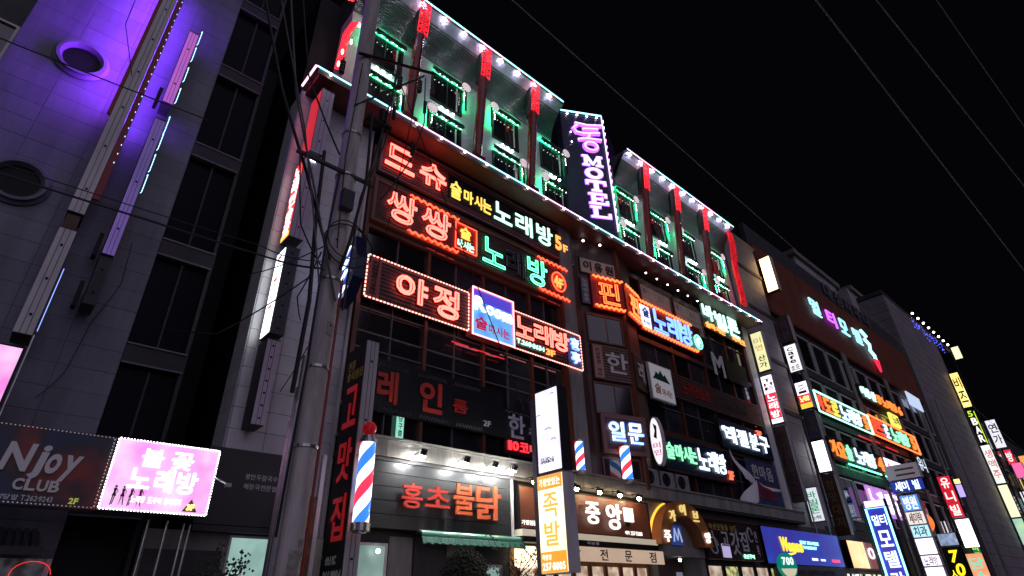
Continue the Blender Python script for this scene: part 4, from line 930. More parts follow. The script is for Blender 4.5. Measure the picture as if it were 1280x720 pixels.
for i, (ch, a) in enumerate(zip('주가이브양', (168, 128, 95, 58, 15))):
    t = math.radians(a); cx, cz = 1.22 * math.cos(t), 1.10 * math.sin(t); cx = -cx if False else cx
    letter(AR, ch, cx - .16, cx + .16, cz - .17, cz + .17, JW if i in (0, 4) else goldm, y=-.32, d=.05, bold=.03)
part(AR, 'edge_glow', MB().tube([(-1.525 * math.cos(math.pi * i / 20), .1, 1.37 * math.sin(math.pi * i / 20)) for i in range(0, 9)], .05, 6), em('amber_lit_edge', (1, .5, .05), 1.6))  # golden light on the arch's left edge, painted in as an emissive strip
AE = thing('stair_entrance', 'concrete stair entrance under the orange arch with a blue emblem and one ceiling lamp', 'entrance', (17.85, 12, 0))
part(AE, 'wall', MB().box(16.32, 16.6, 11.6, 12.3, .14, 4.62).box(19.1, 19.4, 11.6, 12.3, .14, 4.62).box(16.6, 19.1, 11.62, 12.3, 3.0, 4.62), conc, world=True)
part(AE, 'passage', MB().box(16.6, 19.1, 12.31, 12.35, .14, 3.0), principled('passage_brown', (.09, .05, .04), .7), world=True)
part(AE, 'lintel', MB().box(16.45, 19.3, 11.5, 11.619, 3.0, 3.28), conc, world=True)
part(AE, 'emblem', MB().box(17.55, 18.15, 11.54, 11.60, 3.35, 3.95), em('blue_emblem', (.05, .10, .45), .35), world=True)
m = MB().tube([(17.62, 11.53, 3.45), (17.72, 11.53, 3.85), (17.84, 11.53, 3.5), (17.96, 11.53, 3.85), (18.08, 11.53, 3.45)], .03, 5); part(AE, 'emblem_mark', m, em('emblem_white', (.5, .6, .9), .7), world=True)
part(AE, 'ceiling_lamp', MB().sphere(17.8, 11.55, 2.9, .05), BULB, world=True); bx(AE, 'notice', 18.6, 18.95, 12.27, 12.30, 1.5, 2.6, em('notice', (.5, .55, .7), .25))
GB = thing('restaurant_sign', 'black board with big white brush lettering, yellow script above and a ring brush mark', 'sign', (19.5, 11.46, 3.0))
part(GB, 'board', MB().box(0, 3.85, 0, .15, 0, 1.3), principled('espresso_board', (.025, .014, .014), .4)); part(GB, 'frame', frame_mb(3.9, 1.34, .04, -.04, .15, -.03, -.02), dbrown)
line(GB, '마산오동동 남도', .3, 2.3, .95, 1.15, yellet, y=-.01, bold=.01)
brw = principled('brush_white', (.55, .53, .56), .5)
part(GB, 'brush_ring', MB().tube([(.42 + .26 * math.cos(a * .5), -.02, .42 + .26 * math.sin(a * .5)) for a in range(12)] + [(.42, -.02, .9)], .035, 5), brw)
for ch, a, b, z0, z1 in (('고', .95, 1.45, .42, .9), ('갓', 1.6, 2.2, .15, .95), ('집', 2.3, 2.85, .3, .98)): letter(GB, ch, a, b, z0, z1, brw, y=-.03, bold=.02)
part(GB, 'lilac_patch', MB().box(.95, 1.5, -.02, -.003, .05, .5), em('lilac_patch', (.7, .6, 1), .6)); part(GB, 'curl', MB().tube([(3.2 + .18 * math.cos(a * .6), -.02, .9 + .25 * math.sin(a * .6)) for a in range(10)], .03, 5), brw); line(GB, '생선구이', 2.35, 3.2, .05, .2, N_GW, y=-.02, d=.01)
line(GB, '전복', 3.5, 3.7, .1, 1.1, brw, y=-.02, vertical=True)
SW = thing('beer_hall', 'dim shop fronts with lit menus below the black and blue boards', 'shop', (24, 12, 0))
part(SW, 'wall', MB().box(19.45, 31.3, 11.8, 12.3, .14, 4.6), principled('shop_wall_brown', (.07, .05, .045), .7), world=True)
for i in range(10):
    xa = 19.7 + i * 1.15; fr = part(SW, 'window', frame_mb(1.02, 2.0, .06, 11.72, 11.8, xa, .85), dgrey, world=True)
    part(SW, 'pane', MB().box(xa + .06, xa + .96, 11.75, 11.77, .91, 2.79), SHOPW if i % 3 != 1 else em('yellow_menu', (.9, .85, .3), .7, patch=(.15, .2, .12), scale=5, amount=.15), world=True, parent=fr)
WB = thing('bar_sign', 'deep blue light box with yellow Weiss lettering and thin cyan script', 'sign', (23.75, 11.46, 2.92))
part(WB, 'housing', MB().box(0, 7.6, .012, .3, 0, 1.4), black); part(WB, 'lit_panel', MB().box(.03, 7.57, 0, .01, .03, 1.37), LB_B)
for i, ch in enumerate('Weiss'): letter(WB, ch, 1.35 + (0 if i == 0 else .62 + (i - 1) * .36), 1.35 + (.66 if i == 0 else .62 + (i - 1) * .36 + .34), .5, 1.05 if i == 0 else .85, em('weiss_yellow', (1, .72, .05), 1.3), y=-.01, bold=.05, shear=.1)
part(WB, 'swash', MB().yprism([(1.4, .38), (2.6, .44), (2.7, .5), (1.6, .3)], -.02, -.01), MC['weiss_yellow'])
line(WB, 'Beer and Music', 3.3, 5.2, .85, .98, N_CY, y=-.01, bold=0); line(WB, 'Weissbier', 3.5, 4.9, .66, .78, N_CY, y=-.01, bold=0)
part(WB, 'white_dash', MB().box(4.1, 4.7, -.012, -.002, .22, .32).box(5.0, 5.5, -.012, -.002, .22, .30), em('dash_white', (1, 1, 1), 1.2)); part(WB, 'red_dash', MB().box(6.2, 7.1, -.012, -.002, .2, .32), em('dash_red', (1, .05, .2), 1.2))
r = thing('canopy', 'dark ribbed canopy with faint lettering under the blue light box', 'canopy', (24.6, 11.3, 2.45)); part(r, 'sheet', MB().xprism([(0, 0), (.05, .45), (.5, .45), (.5, 0)], 0, 6.2), principled('taupe_canopy', (.09, .07, .08), .6)); line(r, 'HOF AND COFFEE', 1, 5, .12, .3, dgrey, y=-.01)
r = thing('round_sign', 'round green sign with white 700 in front of the blue light box corner', 'sign', (24.6, 11.1, 2.85)); r.rotation_euler = (0, 0, -.35)
cp = lambda rad, n=24: [(rad * math.cos(a * 2 * math.pi / n), rad * math.sin(a * 2 * math.pi / n)) for a in range(n)]
part(r, 'disc', MB().yprism(cp(.46), 0, .12), em('round_green', (.0, .35, .25), .5)); part(r, 'lower_half', MB().yprism([p for p in cp(.4) if p[1] < .0], -.02, -.002), em('round_cream', (.8, .75, .5), .7)); line(r, '700', -.3, .3, .02, .3, em('round_white', (.9, 1, .95), 1.2), y=-.03, bold=.04)
# ------------------------------------------------------------------ signs on the left pier, utility pole
r = blade('blade_sign', 'topmost blade sign on the white tiled pier with a purple edge and red side', 3.55, 11.9, 11.2, 11.95, 14.2, .34, face=em('red_side', (1, .03, .05), .55), edge=principled('pale_edge', (.55, .45, .58), .5), bolts=3)
r = blade('blade_sign', 'red and white lettered blade sign on the white tiled pier', 3.5, 11.9, 11.35, 9.35, 11.75, .34, face=LB_R, edge=MC['pale_edge'], bolts=4)
for i, ch in enumerate('노래연습장'): letter(r, ch, .07, .47, 1.88 - i * .44, 2.28 - i * .44, em('white_print', (1, .95, .95), 2.0), y=-.014, d=.008, bold=.05)
part(r, 'top_lamp', MB().box(.56, .60, .08, .26, 2.36, 2.46), N_WB); part(r, 'yellow_foot', MB().box(.05, .50, -.02, -.013, .03, .16), em('yellow_foot', (1, .7, .1), 1.5))
r = blade('blade_sign', 'bright white blade sign with tiny red lettering on the white tiled pier', 3.5, 11.9, 11.35, 6.85, 9.05, .30, face=em('cool_white_box', (.93, .98, 1), 3.0), edge=principled('dark_spotted', (.06, .055, .08), .5), bolts=8)
for z in (.5, 1.2, 1.8): line(r, '홍초', .12, .42, z, z + .28, redlet, vertical=True, y=-.014, d=.006, bold=0)
r = blade('blade_sign', 'unlit lowest blade sign with a row of rivets on the white tiled pier', 3.5, 11.9, 11.35, 4.9, 6.7, .26, edge=MC['pale_edge'], bolts=7)
r = thing('dark_board', 'dark wall board with two faint lines of lettering left of the utility pole', 'sign', (2.95, 11.6, 3.1)); part(r, 'board', MB().box(0, 1.6, 0, .2, 0, 1.35), principled('soot_board', (.03, .03, .033), .5))
line(r, '왕만두칼국수', .72, 1.35, .82, .92, MC['dim_letter'], y=-.005, d=.004, bold=0); line(r, '해장국전문점', .72, 1.35, .64, .74, MC['dim_letter'], y=-.005, d=.004, bold=0)
part(r, 'lower_rail', MB().box(0, 1.6, -.05, .2, -.12, -.02), dgrey)
r = thing('lane_shop', 'small shop wall with a bright pale green window behind the bare tree', 'shop', (3.6, 11.9, 0))
part(r, 'wall', MB().box(2.3, 5.5, 11.8, 11.98, .14, 3.0), conc, world=True)
for j in range(6):
    for i in range(2): bx(r, 'concrete_block', 2.35 + i * .62, 2.35 + i * .62 + .60, 11.76, 11.80, .3 + j * .4, .3 + j * .4 + .385, dgrey)
fr = part(r, 'window', frame_mb(.85, 1.5, .04, 11.70, 11.8, 3.65, 1.45), alu, world=True); part(r, 'pane', MB().box(3.69, 4.46, 11.75, 11.77, 1.49, 2.91), em('mint_window', (.62, .95, .85), .65, patch=(.2, .4, .35), scale=2, amount=.5), world=True, parent=fr)
# utility pole
UP = thing('utility_pole', 'tall round concrete utility pole with steel bands and cable guards', 'utility pole', (3.26, 8, .14))
part(UP, 'shaft', MB().tube([(0, 0, 0), (0, 0, 14.6)], .18, 24, taper=.165), pole_c)
for z in (3.55, 4.75, 6.3, 8.55, 9.6): part(UP, 'steel_band', MB().tube([(0, 0, z), (0, 0, z + .04)], .193, 24), steel)
for i, (a, r_) in enumerate(((2.6, .05), (2.95, .035), (3.35, .045))):
    part(UP, 'cable_guard', MB().tube([(.26 * math.cos(a), -.26 * math.sin(a) * .3 - .03, 0), (.25 * math.cos(a), -.26 * math.sin(a) * .3 - .03, 4.9 - i * .5)], r_, 10), steel)
part(UP, 'red_cable', MB().tube([(.22, -.02, 0), (.21, -.02, 6.4)], .022, 8), principled('red_conduit', (.3, .03, .03), .5))
part(UP, 'crossarm', MB().box(-1.0, .5, -.17, -.11, 8.53, 8.59), dgrey); part(UP, 'crossarm', MB().tube([(-.2, -.2, 11.75), (1.7, -.2, 12.6)], .035, 8), black)
part(UP, 'brace', MB().tube([(-.1, -.15, 10.3), (1.4, -.2, 12.3)], .025, 6), black)
for i, (x, z) in enumerate(((.8, 11.9), (1.3, 12.15), (1.65, 12.3), (-.5, 11.35))):
    m = MB()
    for q in range(4): m.tube([(x, -.2, z - .12 - q * .09), (x, -.2, z - .17 - q * .09)], .06, 10)
    m.tube([(x, -.2, z), (x, -.2, z - .5)], .02, 6); part(UP, 'insulator', m, principled('brown_porcelain', (.06, .035, .03), .2))
part(UP, 'transformer_bracket', MB().box(.15, .7, -.26, -.14, 10.1, 10.16).tube([(.5, -.2, 10.16), (.5, -.2, 10.5)], .09, 12), black)
for i_, (a_, z_, h_) in enumerate(((-1.9, 1.9, .32), (-1.3, 2.1, .26), (-1.6, 5.3, .22))):
    part(UP, 'worn_notice', MB().prism([(.184 * math.cos(a_ + q * .22), .184 * math.sin(a_ + q * .22)) for q in range(5)] + [(.178 * math.cos(a_ + q * .22), .178 * math.sin(a_ + q * .22)) for q in (4, 3, 2, 1, 0)], z_, z_ + h_), principled('worn_paper', (.55, .5, .45), .8, dirt_sheen=.7, scale=12))
part(UP, 'junction_box', MB().box(-.12, .10, -.30, -.17, 7.7, 8.1), dgrey)
part(UP, 'coil', MB().tube([(.15 + .45 * math.cos(a * .42), -.22, 7.0 + .42 * math.sin(a * .42)) for a in range(15)], .014, 5, closed=True).tube([(.1 + .36 * math.cos(a * .42), -.24, 7.1 + .38 * math.sin(a * .42)) for a in range(15)], .012, 5, closed=True), cable)
def wire(pts, r, lab, mat=cable, sag=0.0, group='overhead cables'):
    P = []
    for a, b in zip(pts[:-1], pts[1:]):
        n = 14
        for i in range(n): t = i / n; P.append((a[0] + (b[0] - a[0]) * t, a[1] + (b[1] - a[1]) * t, a[2] + (b[2] - a[2]) * t - sag * 4 * t * (1 - t)))
    P.append(pts[-1]); single('cable', MB().tube(P, r, 6), mat, lab, 'cable', group)
wire([(1.12, 8, 12.1), (1.81, 8, 10.06), (2.54, 8, 8.45), (3.12, 7.8, 6.76)], .03, 'thick dark cable dropping steeply from the upper left to the utility pole', sag=.02)
wire([(1.5, 7.9, 12.6), (2.05, 7.9, 10.0), (2.70, 7.85, 8.0), (3.3, 7.75, 6.0)], .022, 'grey cable running just right of the thick steep one', mat=cableg, sag=.02)
wire([(1.25, 7.8, 12.4), (2.3, 7.8, 9.2), (2.7, 7.8, 7.6), (3.0, 7.75, 6.2)], .016, 'thin grey cable in the steep bundle left of the utility pole', mat=cableg, sag=.02)
wire([(3.5, 7.75, 10.4), (3.56, 7.75, 8.6), (3.40, 7.75, 7.2), (3.3, 7.75, 6.6)], .03, 'dark cable loop hugging the right side of the utility pole', sag=0)
wire([(2.75, 7.9, 9.0), (2.80, 7.85, 7.4), (2.9, 7.8, 5.9), (2.88, 7.8, 4.4)], .035, 'dark vertical cable bundle beside the utility pole', sag=0)
wire([(-6, 10.3, 10.1), (1.13, 10.5, 10.78)], .014, 'thin cable crossing the purple wall below the upper round window', sag=.05)
wire([(-6, 9.3, 7.1), (2.78, 9.5, 7.45), (3.2, 8.1, 6.75)], .020, 'long cable crossing the tiled tower to the utility pole', sag=.04)
wire([(-6, 9.2, 7.3), (2.5, 9.6, 7.7), (3.2, 8.1, 6.9)], .010, 'thin upper cable beside the long one crossing the tiled tower', sag=.1)
wire([(-.75, 9.5, 12.5), (-.7, 9.5, 11.2), (-.3, 9.5, 10.1)], .008, 'hair thin wire hanging over the purple wall', sag=0)
wire([(-20, 1.2, 9.5), (7.1, .68, 9.5), (60, -.9, 9.5)], .012, 'leftmost grey cable across the black sky at right', mat=principled('sky_cable', (.30, .30, .30), .6), group='cables over the street')
wire([(-20, .9, 9.5), (7.8, .07, 9.5), (60, -3.9, 9.5)], .010, 'middle grey cable across the black sky at right', mat=MC['sky_cable'], group='cables over the street')
wire([(-20, .9, 9.5), (8.5, -.54, 9.5), (60, -4.5, 9.5)], .008, 'rightmost thin grey cable across the black sky at right', mat=MC['sky_cable'], group='cables over the street')
wire([(-20, 3.0, 9.5), (3.61, 3.69, 9.5), (60, 5.5, 9.5)], .008, 'faint cable above the motel roof line', mat=MC['sky_cable'], group='cables over the street')
wire([(3.9, 7.8, 12.1), (9.5, 9.5, 4.9), (9.6, 9.3, 2.2)], .012, 'thin guy wire slanting down in front of the metal restaurant board', sag=0)
wire([(4.56, 7.8, 12.2), (5.6, 10.9, 9.0), (5.7, 11.7, 6.0)], .012, 'thin wire from the crossarm to the glass facade', sag=.1)
wire([(3.2, 7.8, 7.2), (2.9, 11.7, 8.2)], .012, 'short wire between the pole and the tiled pier', sag=.1)
wire([(3.4, 7.8, 6.5), (4.1, 11.8, 5.8)], .010, 'short wire falling from the pole to the white tiles', sag=.15)
rnd = random.Random(11)
for i, (pts, lab) in enumerate((
    (((1.7, 7.9, 12.9), (2.2, 7.9, 10.6), (3.0, 7.8, 9.0)), 'cable ending at the left tip of the lower crossarm'),
    (((3.95, 7.8, 12.0), (3.9, 7.8, 10.0), (3.62, 7.78, 8.7)), 'slack cable hanging from the upper crossarm down the right of the pole'),
    (((4.0, 7.8, 12.1), (3.75, 7.8, 9.8), (3.5, 7.78, 8.2), (3.45, 7.78, 5.9)), 'long slack cable looping from the crossarm to the pole at sign height'),
    (((2.3, 7.8, 8.66), (2.55, 7.8, 7.2), (3.05, 7.78, 6.5)), 'drooping cable from the lower crossarm to the coil of spare cable'),
    (((3.05, 7.78, 8.6), (3.0, 7.78, 7.0), (3.02, 7.78, 5.0), (2.98, 7.78, 2.5)), 'straight black cable strapped along the left face of the utility pole'),
    (((3.15, 7.76, 11.6), (3.1, 7.76, 9.0), (3.2, 7.76, 7.0)), 'thin black cable on the front of the upper utility pole'),
    (((3.0, 7.9, 6.9), (3.4, 9.8, 7.0), (4.3, 11.9, 7.6)), 'pair end cable running from the pole across the white tiles'),
    (((2.9, 7.9, 6.4), (2.2, 9.9, 5.9), (1.2, 11.9, 6.6)), 'sagging cable from the pole to the corner of the tiled tower'),
    (((3.3, 7.8, 5.6), (3.9, 10.0, 4.9), (4.6, 11.9, 5.1)), 'low sagging cable from the pole to the cornice'),
    (((4.7, 7.8, 12.4), (4.75, 7.8, 11.0), (4.5, 7.8, 9.8), (4.2, 8.4, 8.9)), 'free hanging cable with a dark splice right of the crossarm'),
    (((0.72, 11.9, 8.2), (0.78, 11.9, 7.3), (.55, 11.9, 6.4), (.45, 11.9, 5.4), (.2, 11.9, 4.9)), 'thin wire creeping down the stone tiles of the tower'))):
    wire(pts, (.018, .016, .02, .014, .02, .012, .014, .012, .012, .016, .008)[i], lab, sag=.05 if i != 4 else 0)
for i, (x, z) in enumerate(((4.74, 11.3), (4.0, 10.6), (4.5, 9.9))):
    part(UP, 'splice', MB().tube([(x - 3.26, -.2, z - .14), (x - 3.26, -.2, z + .2)], .04, 8), black)
# dark blue lit blade by the pole
r = thing('blue_sign', 'dark blue curved sign with bright white slashes between the pole and the glass facade', 'sign', (5.0, 11.8, 8.1), -math.pi / 2)
m = MB(); m.yprism([(.0, .25), (.12, 0), (.5, .12), (.85, .55), (.92, 1.1), (.8, 1.45), (.75, 1.75), (.5, 1.6), (.12, 1.75), (0, 1.4)], 0, .28); part(r, 'case', m, principled('midnight_case', (.01, .015, .07), .2))
part(r, 'blue_panel', MB().yprism([(.10, .2), (.2, .12), (.6, .4), (.66, 1.4), (.45, 1.56), (.12, 1.68)], -.02, -.002), em('deep_blue_panel', (.02, .06, .6), .6))
for z in (.18, .62, .95, 1.3): part(r, 'white_slash', MB().yprism([(.22, z), (.40, z), (.62, z + .20), (.45, z + .24)], -.04, -.021), em('slash_white', (.7, .85, 1), 2.2))
# black blade sign with red characters, edge facing the street, barber pole on it
BL = thing('blade_sign', 'tall black blade sign with red brush characters and pale aluminium edge beside the barber pole', 'sign', (5.36, 11.45, 1.6), -math.pi / 2)
part(BL, 'housing', MB().box(0, .89, 0, .26, 0, 5.28), black); part(BL, 'edge_strip', MB().box(.895, .93, -.015, .275, -.1, 5.30), principled('pale_aluminium', (.55, .52, .56), .4, dirt_sheen=.3, scale=4, streak=True))
for q in (.09, .18): bx(BL, 'seam', .93, .936, q - .004, q + .004, -.1, 5.3, dgrey, world=False)
for z in (.9, 2.2, 3.5, 4.8): bx(BL, 'bolt', .935, .95, .11, .15, z, z + .04, black, world=False)
rb = em('red_brush', (1, .02, .03), .13)
for ch, z0, z1 in (('고', 3.45, 4.35), ('맛', 2.35, 3.2), ('집', 1.25, 2.1)): letter(BL, ch, .2, .75, z0, z1, rb, y=-.01, d=.02, bold=.04)
line(BL, '전통', .15, .5, 4.75, 4.98, yellet, y=-.01, bold=.02); line(BL, '왕족발집', .15, .85, 4.5, 4.72, yellet, y=-.01, bold=.02)
line(BL, '성남점:', .15, .6, .85, 1.0, whlet, y=-.01); line(BL, '266-0004', .12, .85, .55, .75, whlet, y=-.01, bold=.03)
for z in (1.0, 4.2): bx(BL, 'bracket', -.3, 0, .1, .16, z, z + .06, steel, world=False)
bp = barber(5.42, 10.18, 2.95, 1.75, .155, label='large glowing striped barber pole with a red ball on top beside the black blade sign', lit=1.25)
part(bp, 'red_ball', MB().sphere(0, 0, 1.90, .14, 14, 10), em('ball_red', (1, .02, .03), .18, patch=(.5, 0, .01), scale=22)); part(bp, 'mount', MB().box(-.05, .05, .12, .3, .3, .36).box(-.05, .05, .12, .3, 1.4, 1.46), steel)
r = thing('notice_board', 'rusty brown narrow notice panel behind the utility pole at street level', 'sign', (4.35, 10.9, 1.2)); part(r, 'panel', MB().box(0, .5, 0, .08, 0, 2.4), principled('rust_panel', (.22, .10, .04), .6, dirt_sheen=.7, scale=6)); part(r, 'post', MB().box(.5, .58, -.02, .08, -1.06, 3.2), alu); line(r, '주차금지', .12, .38, .5, 2.1, yellet, vertical=True, y=-.005, d=.004)
# ------------------------------------------------------------------ pole sign with white and yellow boxes
PS = thing('pole_sign', 'free standing pole sign with a blank white box above a yellow pigs trotter box', 'sign', (8.97, 9.02, .14), -math.pi / 2)
part(PS, 'pole', MB().box(-.18, -.06, .0, .12, 0, 5.75), principled('blue_grey_pole', (.12, .13, .20), .45)); part(PS, 'base_plate', MB().box(-.3, .1, -.1, .3, 0, .03), steel)
o = part(PS, 'white_box', MB().box(0, .72, 0, .30, 4.02, 5.88), principled('black_case', (.02, .02, .025), .4)); part(PS, 'white_panel', MB().box(.02, .70, -.012, -.001, 4.05, 5.85), em('weathered_white', (.95, .95, 1), 1.5, patch=(.52, .44, .72), scale=1.1, amount=.5), parent=o)
m = MB()
for x, z, l in ((.04, 5.3, .13), (.28, 4.95, .2), (.1, 4.25, .3), (.45, 4.7, .15), (.5, 5.72, .12)): m.tube([(x, -.018, z), (x + l * .5, -.02, z + .02), (x + l, -.018, z - .01)], .008, 4)
part(PS, 'peeling_print', m, dgrey, parent=o, kind='stuff'); line(PS, 'Sushi', .1, .5, 4.22, 4.34, dgrey, y=-.016, d=.004, bold=0)
o = part(PS, 'yellow_box', MB().box(-.04, .72, -.02, .32, 2.08, 3.98), alu); part(PS, 'yellow_panel', MB().box(-.02, .70, -.034, -.021, 2.10, 3.96), LB_OW, parent=o)
OR = em('orange_band', (1, .38, .04), 1.1)
part(PS, 'orange_band', MB().box(-.02, .70, -.042, -.035, 3.68, 3.96), OR, parent=o); part(PS, 'orange_band', MB().box(-.02, .70, -.042, -.035, 2.10, 2.48), OR, parent=o)
line(PS, '가장맛있는', .02, .66, 3.74, 3.90, JW, y=-.044, d=.006, bold=.04); letter(PS, '족', .12, .56, 3.12, 3.6, em('ochre_letter', (1, .58, .10), 1.0), y=-.036, d=.008); letter(PS, '발', .12, .56, 2.58, 3.04, MC['ochre_letter'], y=-.036, d=.008)
line(PS, '257-8805', .02, .66, 2.14, 2.28, JW, y=-.044, d=.006, bold=.04); line(PS, '족발왕', .02, .3, 2.33, 2.43, JW, y=-.044, d=.006)
for z in (4.2, 5.6, 2.3, 3.7): bx(PS, 'clamp', -.08, 0, .03, .09, z, z + .06, steel, world=False)
# ------------------------------------------------------------------ trees
def tree(x, y, h, lab, crown=None, nbr=26, seed=1):
    rnd = random.Random(seed); r = thing('street_tree', lab, 'tree', (x, y, .14)); br = MB(); lf = MB()
    br.tube([(0, 0, 0), (.03, .02, h * .4), (-.02, 0, h * .75)], .05, 8, taper=.02)
    for i in range(nbr):
        a = rnd.uniform(0, 6.28); z = rnd.uniform(h * .3, h * .75); l = rnd.uniform(.3, .8) * h * .35; up = rnd.uniform(.3, 1.1)
        p0 = Vector((0, 0, z)); p1 = p0 + Vector((math.cos(a) * l * .5, math.sin(a) * l * .5, l * up * .5)); p2 = p1 + Vector((math.cos(a + .4) * l * .4, math.sin(a + .4) * l * .4, l * up * .6))
        br.tube([p0, p1, p2], .014, 5, taper=.004)
        for q in range(14 if crown is None else 0):
            p = p1.lerp(p2, rnd.random()) + Vector((rnd.gauss(0, .07), rnd.gauss(0, .07), rnd.gauss(0, .07))); lf.octa(p.x, p.y, p.z, rnd.uniform(.015, .035), 1, .4, 1)
    if crown:
        for q in range(2600):
            v = Vector((rnd.gauss(0, 1), rnd.gauss(0, 1), rnd.gauss(0, 1))).normalized() * crown * (rnd.uniform(.35, 1) ** .4) * (1 + .12 * math.sin(q)); lf.octa(v.x, v.y, h + v.z * 1.05, rnd.uniform(.015, .035), 1.4, .5, 1)
    part(r, 'trunk', br, barkm); part(r, 'crown', lf, leafm)
tree(6.95, 9.0, 2.0, 'small round clipped tree in front of the metal board shop', crown=.42, seed=3)
tree(3.4, 10.6, 2.7, 'thin dark leafed tree in front of the pale green window', nbr=34, seed=5)
tree(9.75, 10.6, 3.0, 'thin bare tree left of the white and yellow pole sign', nbr=30, seed=8)
# ------------------------------------------------------------------ grey stair tower and its blades
ST = thing('stair_tower', 'narrow grey concrete stair tower with dark belts right of the motel', 'building', (30.2, 12, 0))
part(ST, 'shaft', MB().box(28.25, 32.4, 12.05, 24, 0, 21.4), joint, world=True)
for j in range(24):
    z = j * .89 + .1
    bx(ST, 'cladding_panel', 28.25, 30.3, 11.95, 12.05, z + .01, z + .88, towerg); bx(ST, 'cladding_panel', 30.32, 32.4, 11.95, 12.05, z + .01, z + .88, towerg)
for z in (16.4, 19.2, 13.3, 10.3): bx(ST, 'belt', 29.6, 32.45, 11.88, 11.95, z, z + .22, dgrey)
part(ST, 'coping', MB().box(28.2, 32.5, 11.85, 24, 21.4, 21.6), conc, world=True)
for x in (28.35, 29.9): part(ST, 'steel_rail', MB().tube([(x + .9, 11.5, .2), (x + .9, 11.5, 9.0)], .035, 6), steel, world=True)
r = blade('blade_sign', 'pale yellow blade sign on the stair tower just under the motel light tube', 28.4, 11.85, 11.2, 12.05, 14.25, .25, face=em('fading_yellow', (1, .92, .45), 1.1, patch=(.7, .7, .4), scale=1.2)); line(r, '산가', .12, .52, .15, .9, dklet, vertical=True, y=-.014, d=.01); line(r, '미연', .12, .52, 1.1, 1.9, em('ochre_print', (.7, .5, .15), .7), vertical=True, y=-.014, d=.01)
r = blade('blade_sign', 'white over red blade sign with karaoke characters on the stair tower', 28.3, 11.85, 11.22, 9.27, 11.78, .25, face=LB_W); part(r, 'red_panel', MB().box(.03, .59, -.02, -.013, .25, 1.55), em('bright_red_panel', (1, .04, .08), 1.0))
for i, ch in enumerate('노래방'): letter(r, ch, .1, .54, 1.15 - i * .42, 1.5 - i * .42, em('white_print', (1, .95, .95), 2.0), y=-.022, d=.01, bold=.05)
line(r, 'THE', .1, .54, 1.7, 2.35, redlet, vertical=True, y=-.014, d=.01); line(r, '4F', .08, .56, .05, .22, N_YEL, y=-.014, bold=.05)
r = blade('blade_sign', 'long unlit blade sign with dark brush characters low on the stair tower', 28.3, 11.85, 11.25, 5.6, 9.1, .22, face=principled('dull_plum', (.07, .045, .05), .5)); line(r, '한산대지고', .12, .5, .2, 3.3, dklet, vertical=True, y=-.014, d=.01, bold=.05)
r = blade('blade_sign', 'white blade sign with green characters above the blue light box', 29.9, 11.85, 11.2, 4.85, 6.4, .25, face=em('mild_white', (.85, .9, 1), .85)); 
for i, ch in enumerate('바빌론'): letter(r, ch, .1, .52, 1.05 - i * .34, 1.36 - i * .34, em('green_print', (0, .45, .15), .6), y=-.014, d=.01, bold=.03)
line(r, '노래방', .1, .52, .12, .28, dklet, y=-.014, d=.008)
# ------------------------------------------------------------------ orange brick building
OB = thing('orange_building', 'long orange brick building with dark window floors and a blue neon motel name', 'building', (47, 12, 0))
part(OB, 'core', MB().box(32.7, 63, 12.3, 26, 0, 22.2), dgrey, world=True)
part(OB, 'brick_band', MB().box(32.7, 62.8, 12.0, 12.3, 17.2, 22.2), orangeb, world=True)
part(OB, 'parapet', MB().box(32.7, 62.8, 12.2, 12.5, 22.2, 24.0), dgrey, world=True)
for i in range(15): bx(OB, 'brick_panel', 32.8 + i * 2, 34.76 + i * 2, 11.97, 12.0, 17.3, 22.1, orangeb)
for fl in range(4):
    z = 5.3 + fl * 2.95
    bx(OB, 'floor_band', 32.7, 62.8, 12.0, 12.3, z - .45, z, dgrey)
    for i in range(12):
        x = 32.9 + i * 2.5; fr = part(OB, 'window', frame_mb(2.2, 2.3, .07, 12.02, 12.2, x, z + .05), alu, world=True)
        part(OB, 'pane', MB().box(x + .07, x + 1.07, 12.08, 12.1, z + .12, z + 2.28).box(x + 1.13, x + 2.13, 12.08, 12.1, z + .12, z + 2.28), glass, world=True, parent=fr)
for x in (35.0, 43.7, 52.3, 60.5): bx(OB, 'pier', x - .4, x + .4, 11.9, 12.0, 4.8, 17.2, conc)
bx(OB, 'ground_floor', 31.5, 62.8, 11.9, 12.3, .14, 4.8, MC['shop_wall_brown'])
r = thing('rooftop_letters', 'dark unlit rooftop lettering along the parapet of the orange building', 'sign', (45, 12.1, 22.4))
for i, ch in enumerate('대성사우나'): letter(r, ch, i * 2.1, i * 2.1 + 1.6, .1, 1.6, principled('iron_letter', (.16, .14, .16), .5), bold=.04)
PH = thing('rooftop_house', 'grey stepped rooftop house rising behind the orange building', 'building', (56, 18, 22))
part(PH, 'wall', MB().box(52, 62, 15.5, 24, 22, 31).box(62, 80, 14.5, 24, 20, 30.5).box(49, 52, 17, 22, 22, 28), principled('ash_wall', (.45, .42, .44), .7, dirt_sheen=.4, scale=.6), world=True)
part(PH, 'slab', MB().box(51.5, 62.6, 15.2, 24.2, 31, 31.5).box(62.6, 80.3, 14.2, 24.2, 30.5, 31).box(52, 66, 14.8, 15.5, 27, 27.4), conc, world=True)
fr = part(PH, 'window', frame_mb(1.8, 1.8, .1, 15.4, 15.5, 54, 28), dgrey, world=True); part(PH, 'pane', MB().box(54.1, 55.7, 15.42, 15.45, 28.1, 29.7), glass, world=True, parent=fr)
r = thing('neon_name', 'cyan and violet neon motel characters with a red tipped arrow on the orange brick', 'sign', (39.5, 11.85, 18.2))
dk = principled('night_plate', (.02, .02, .03), .5); NCW = em('cyan_white', (.35, .80, 1), 1.5)
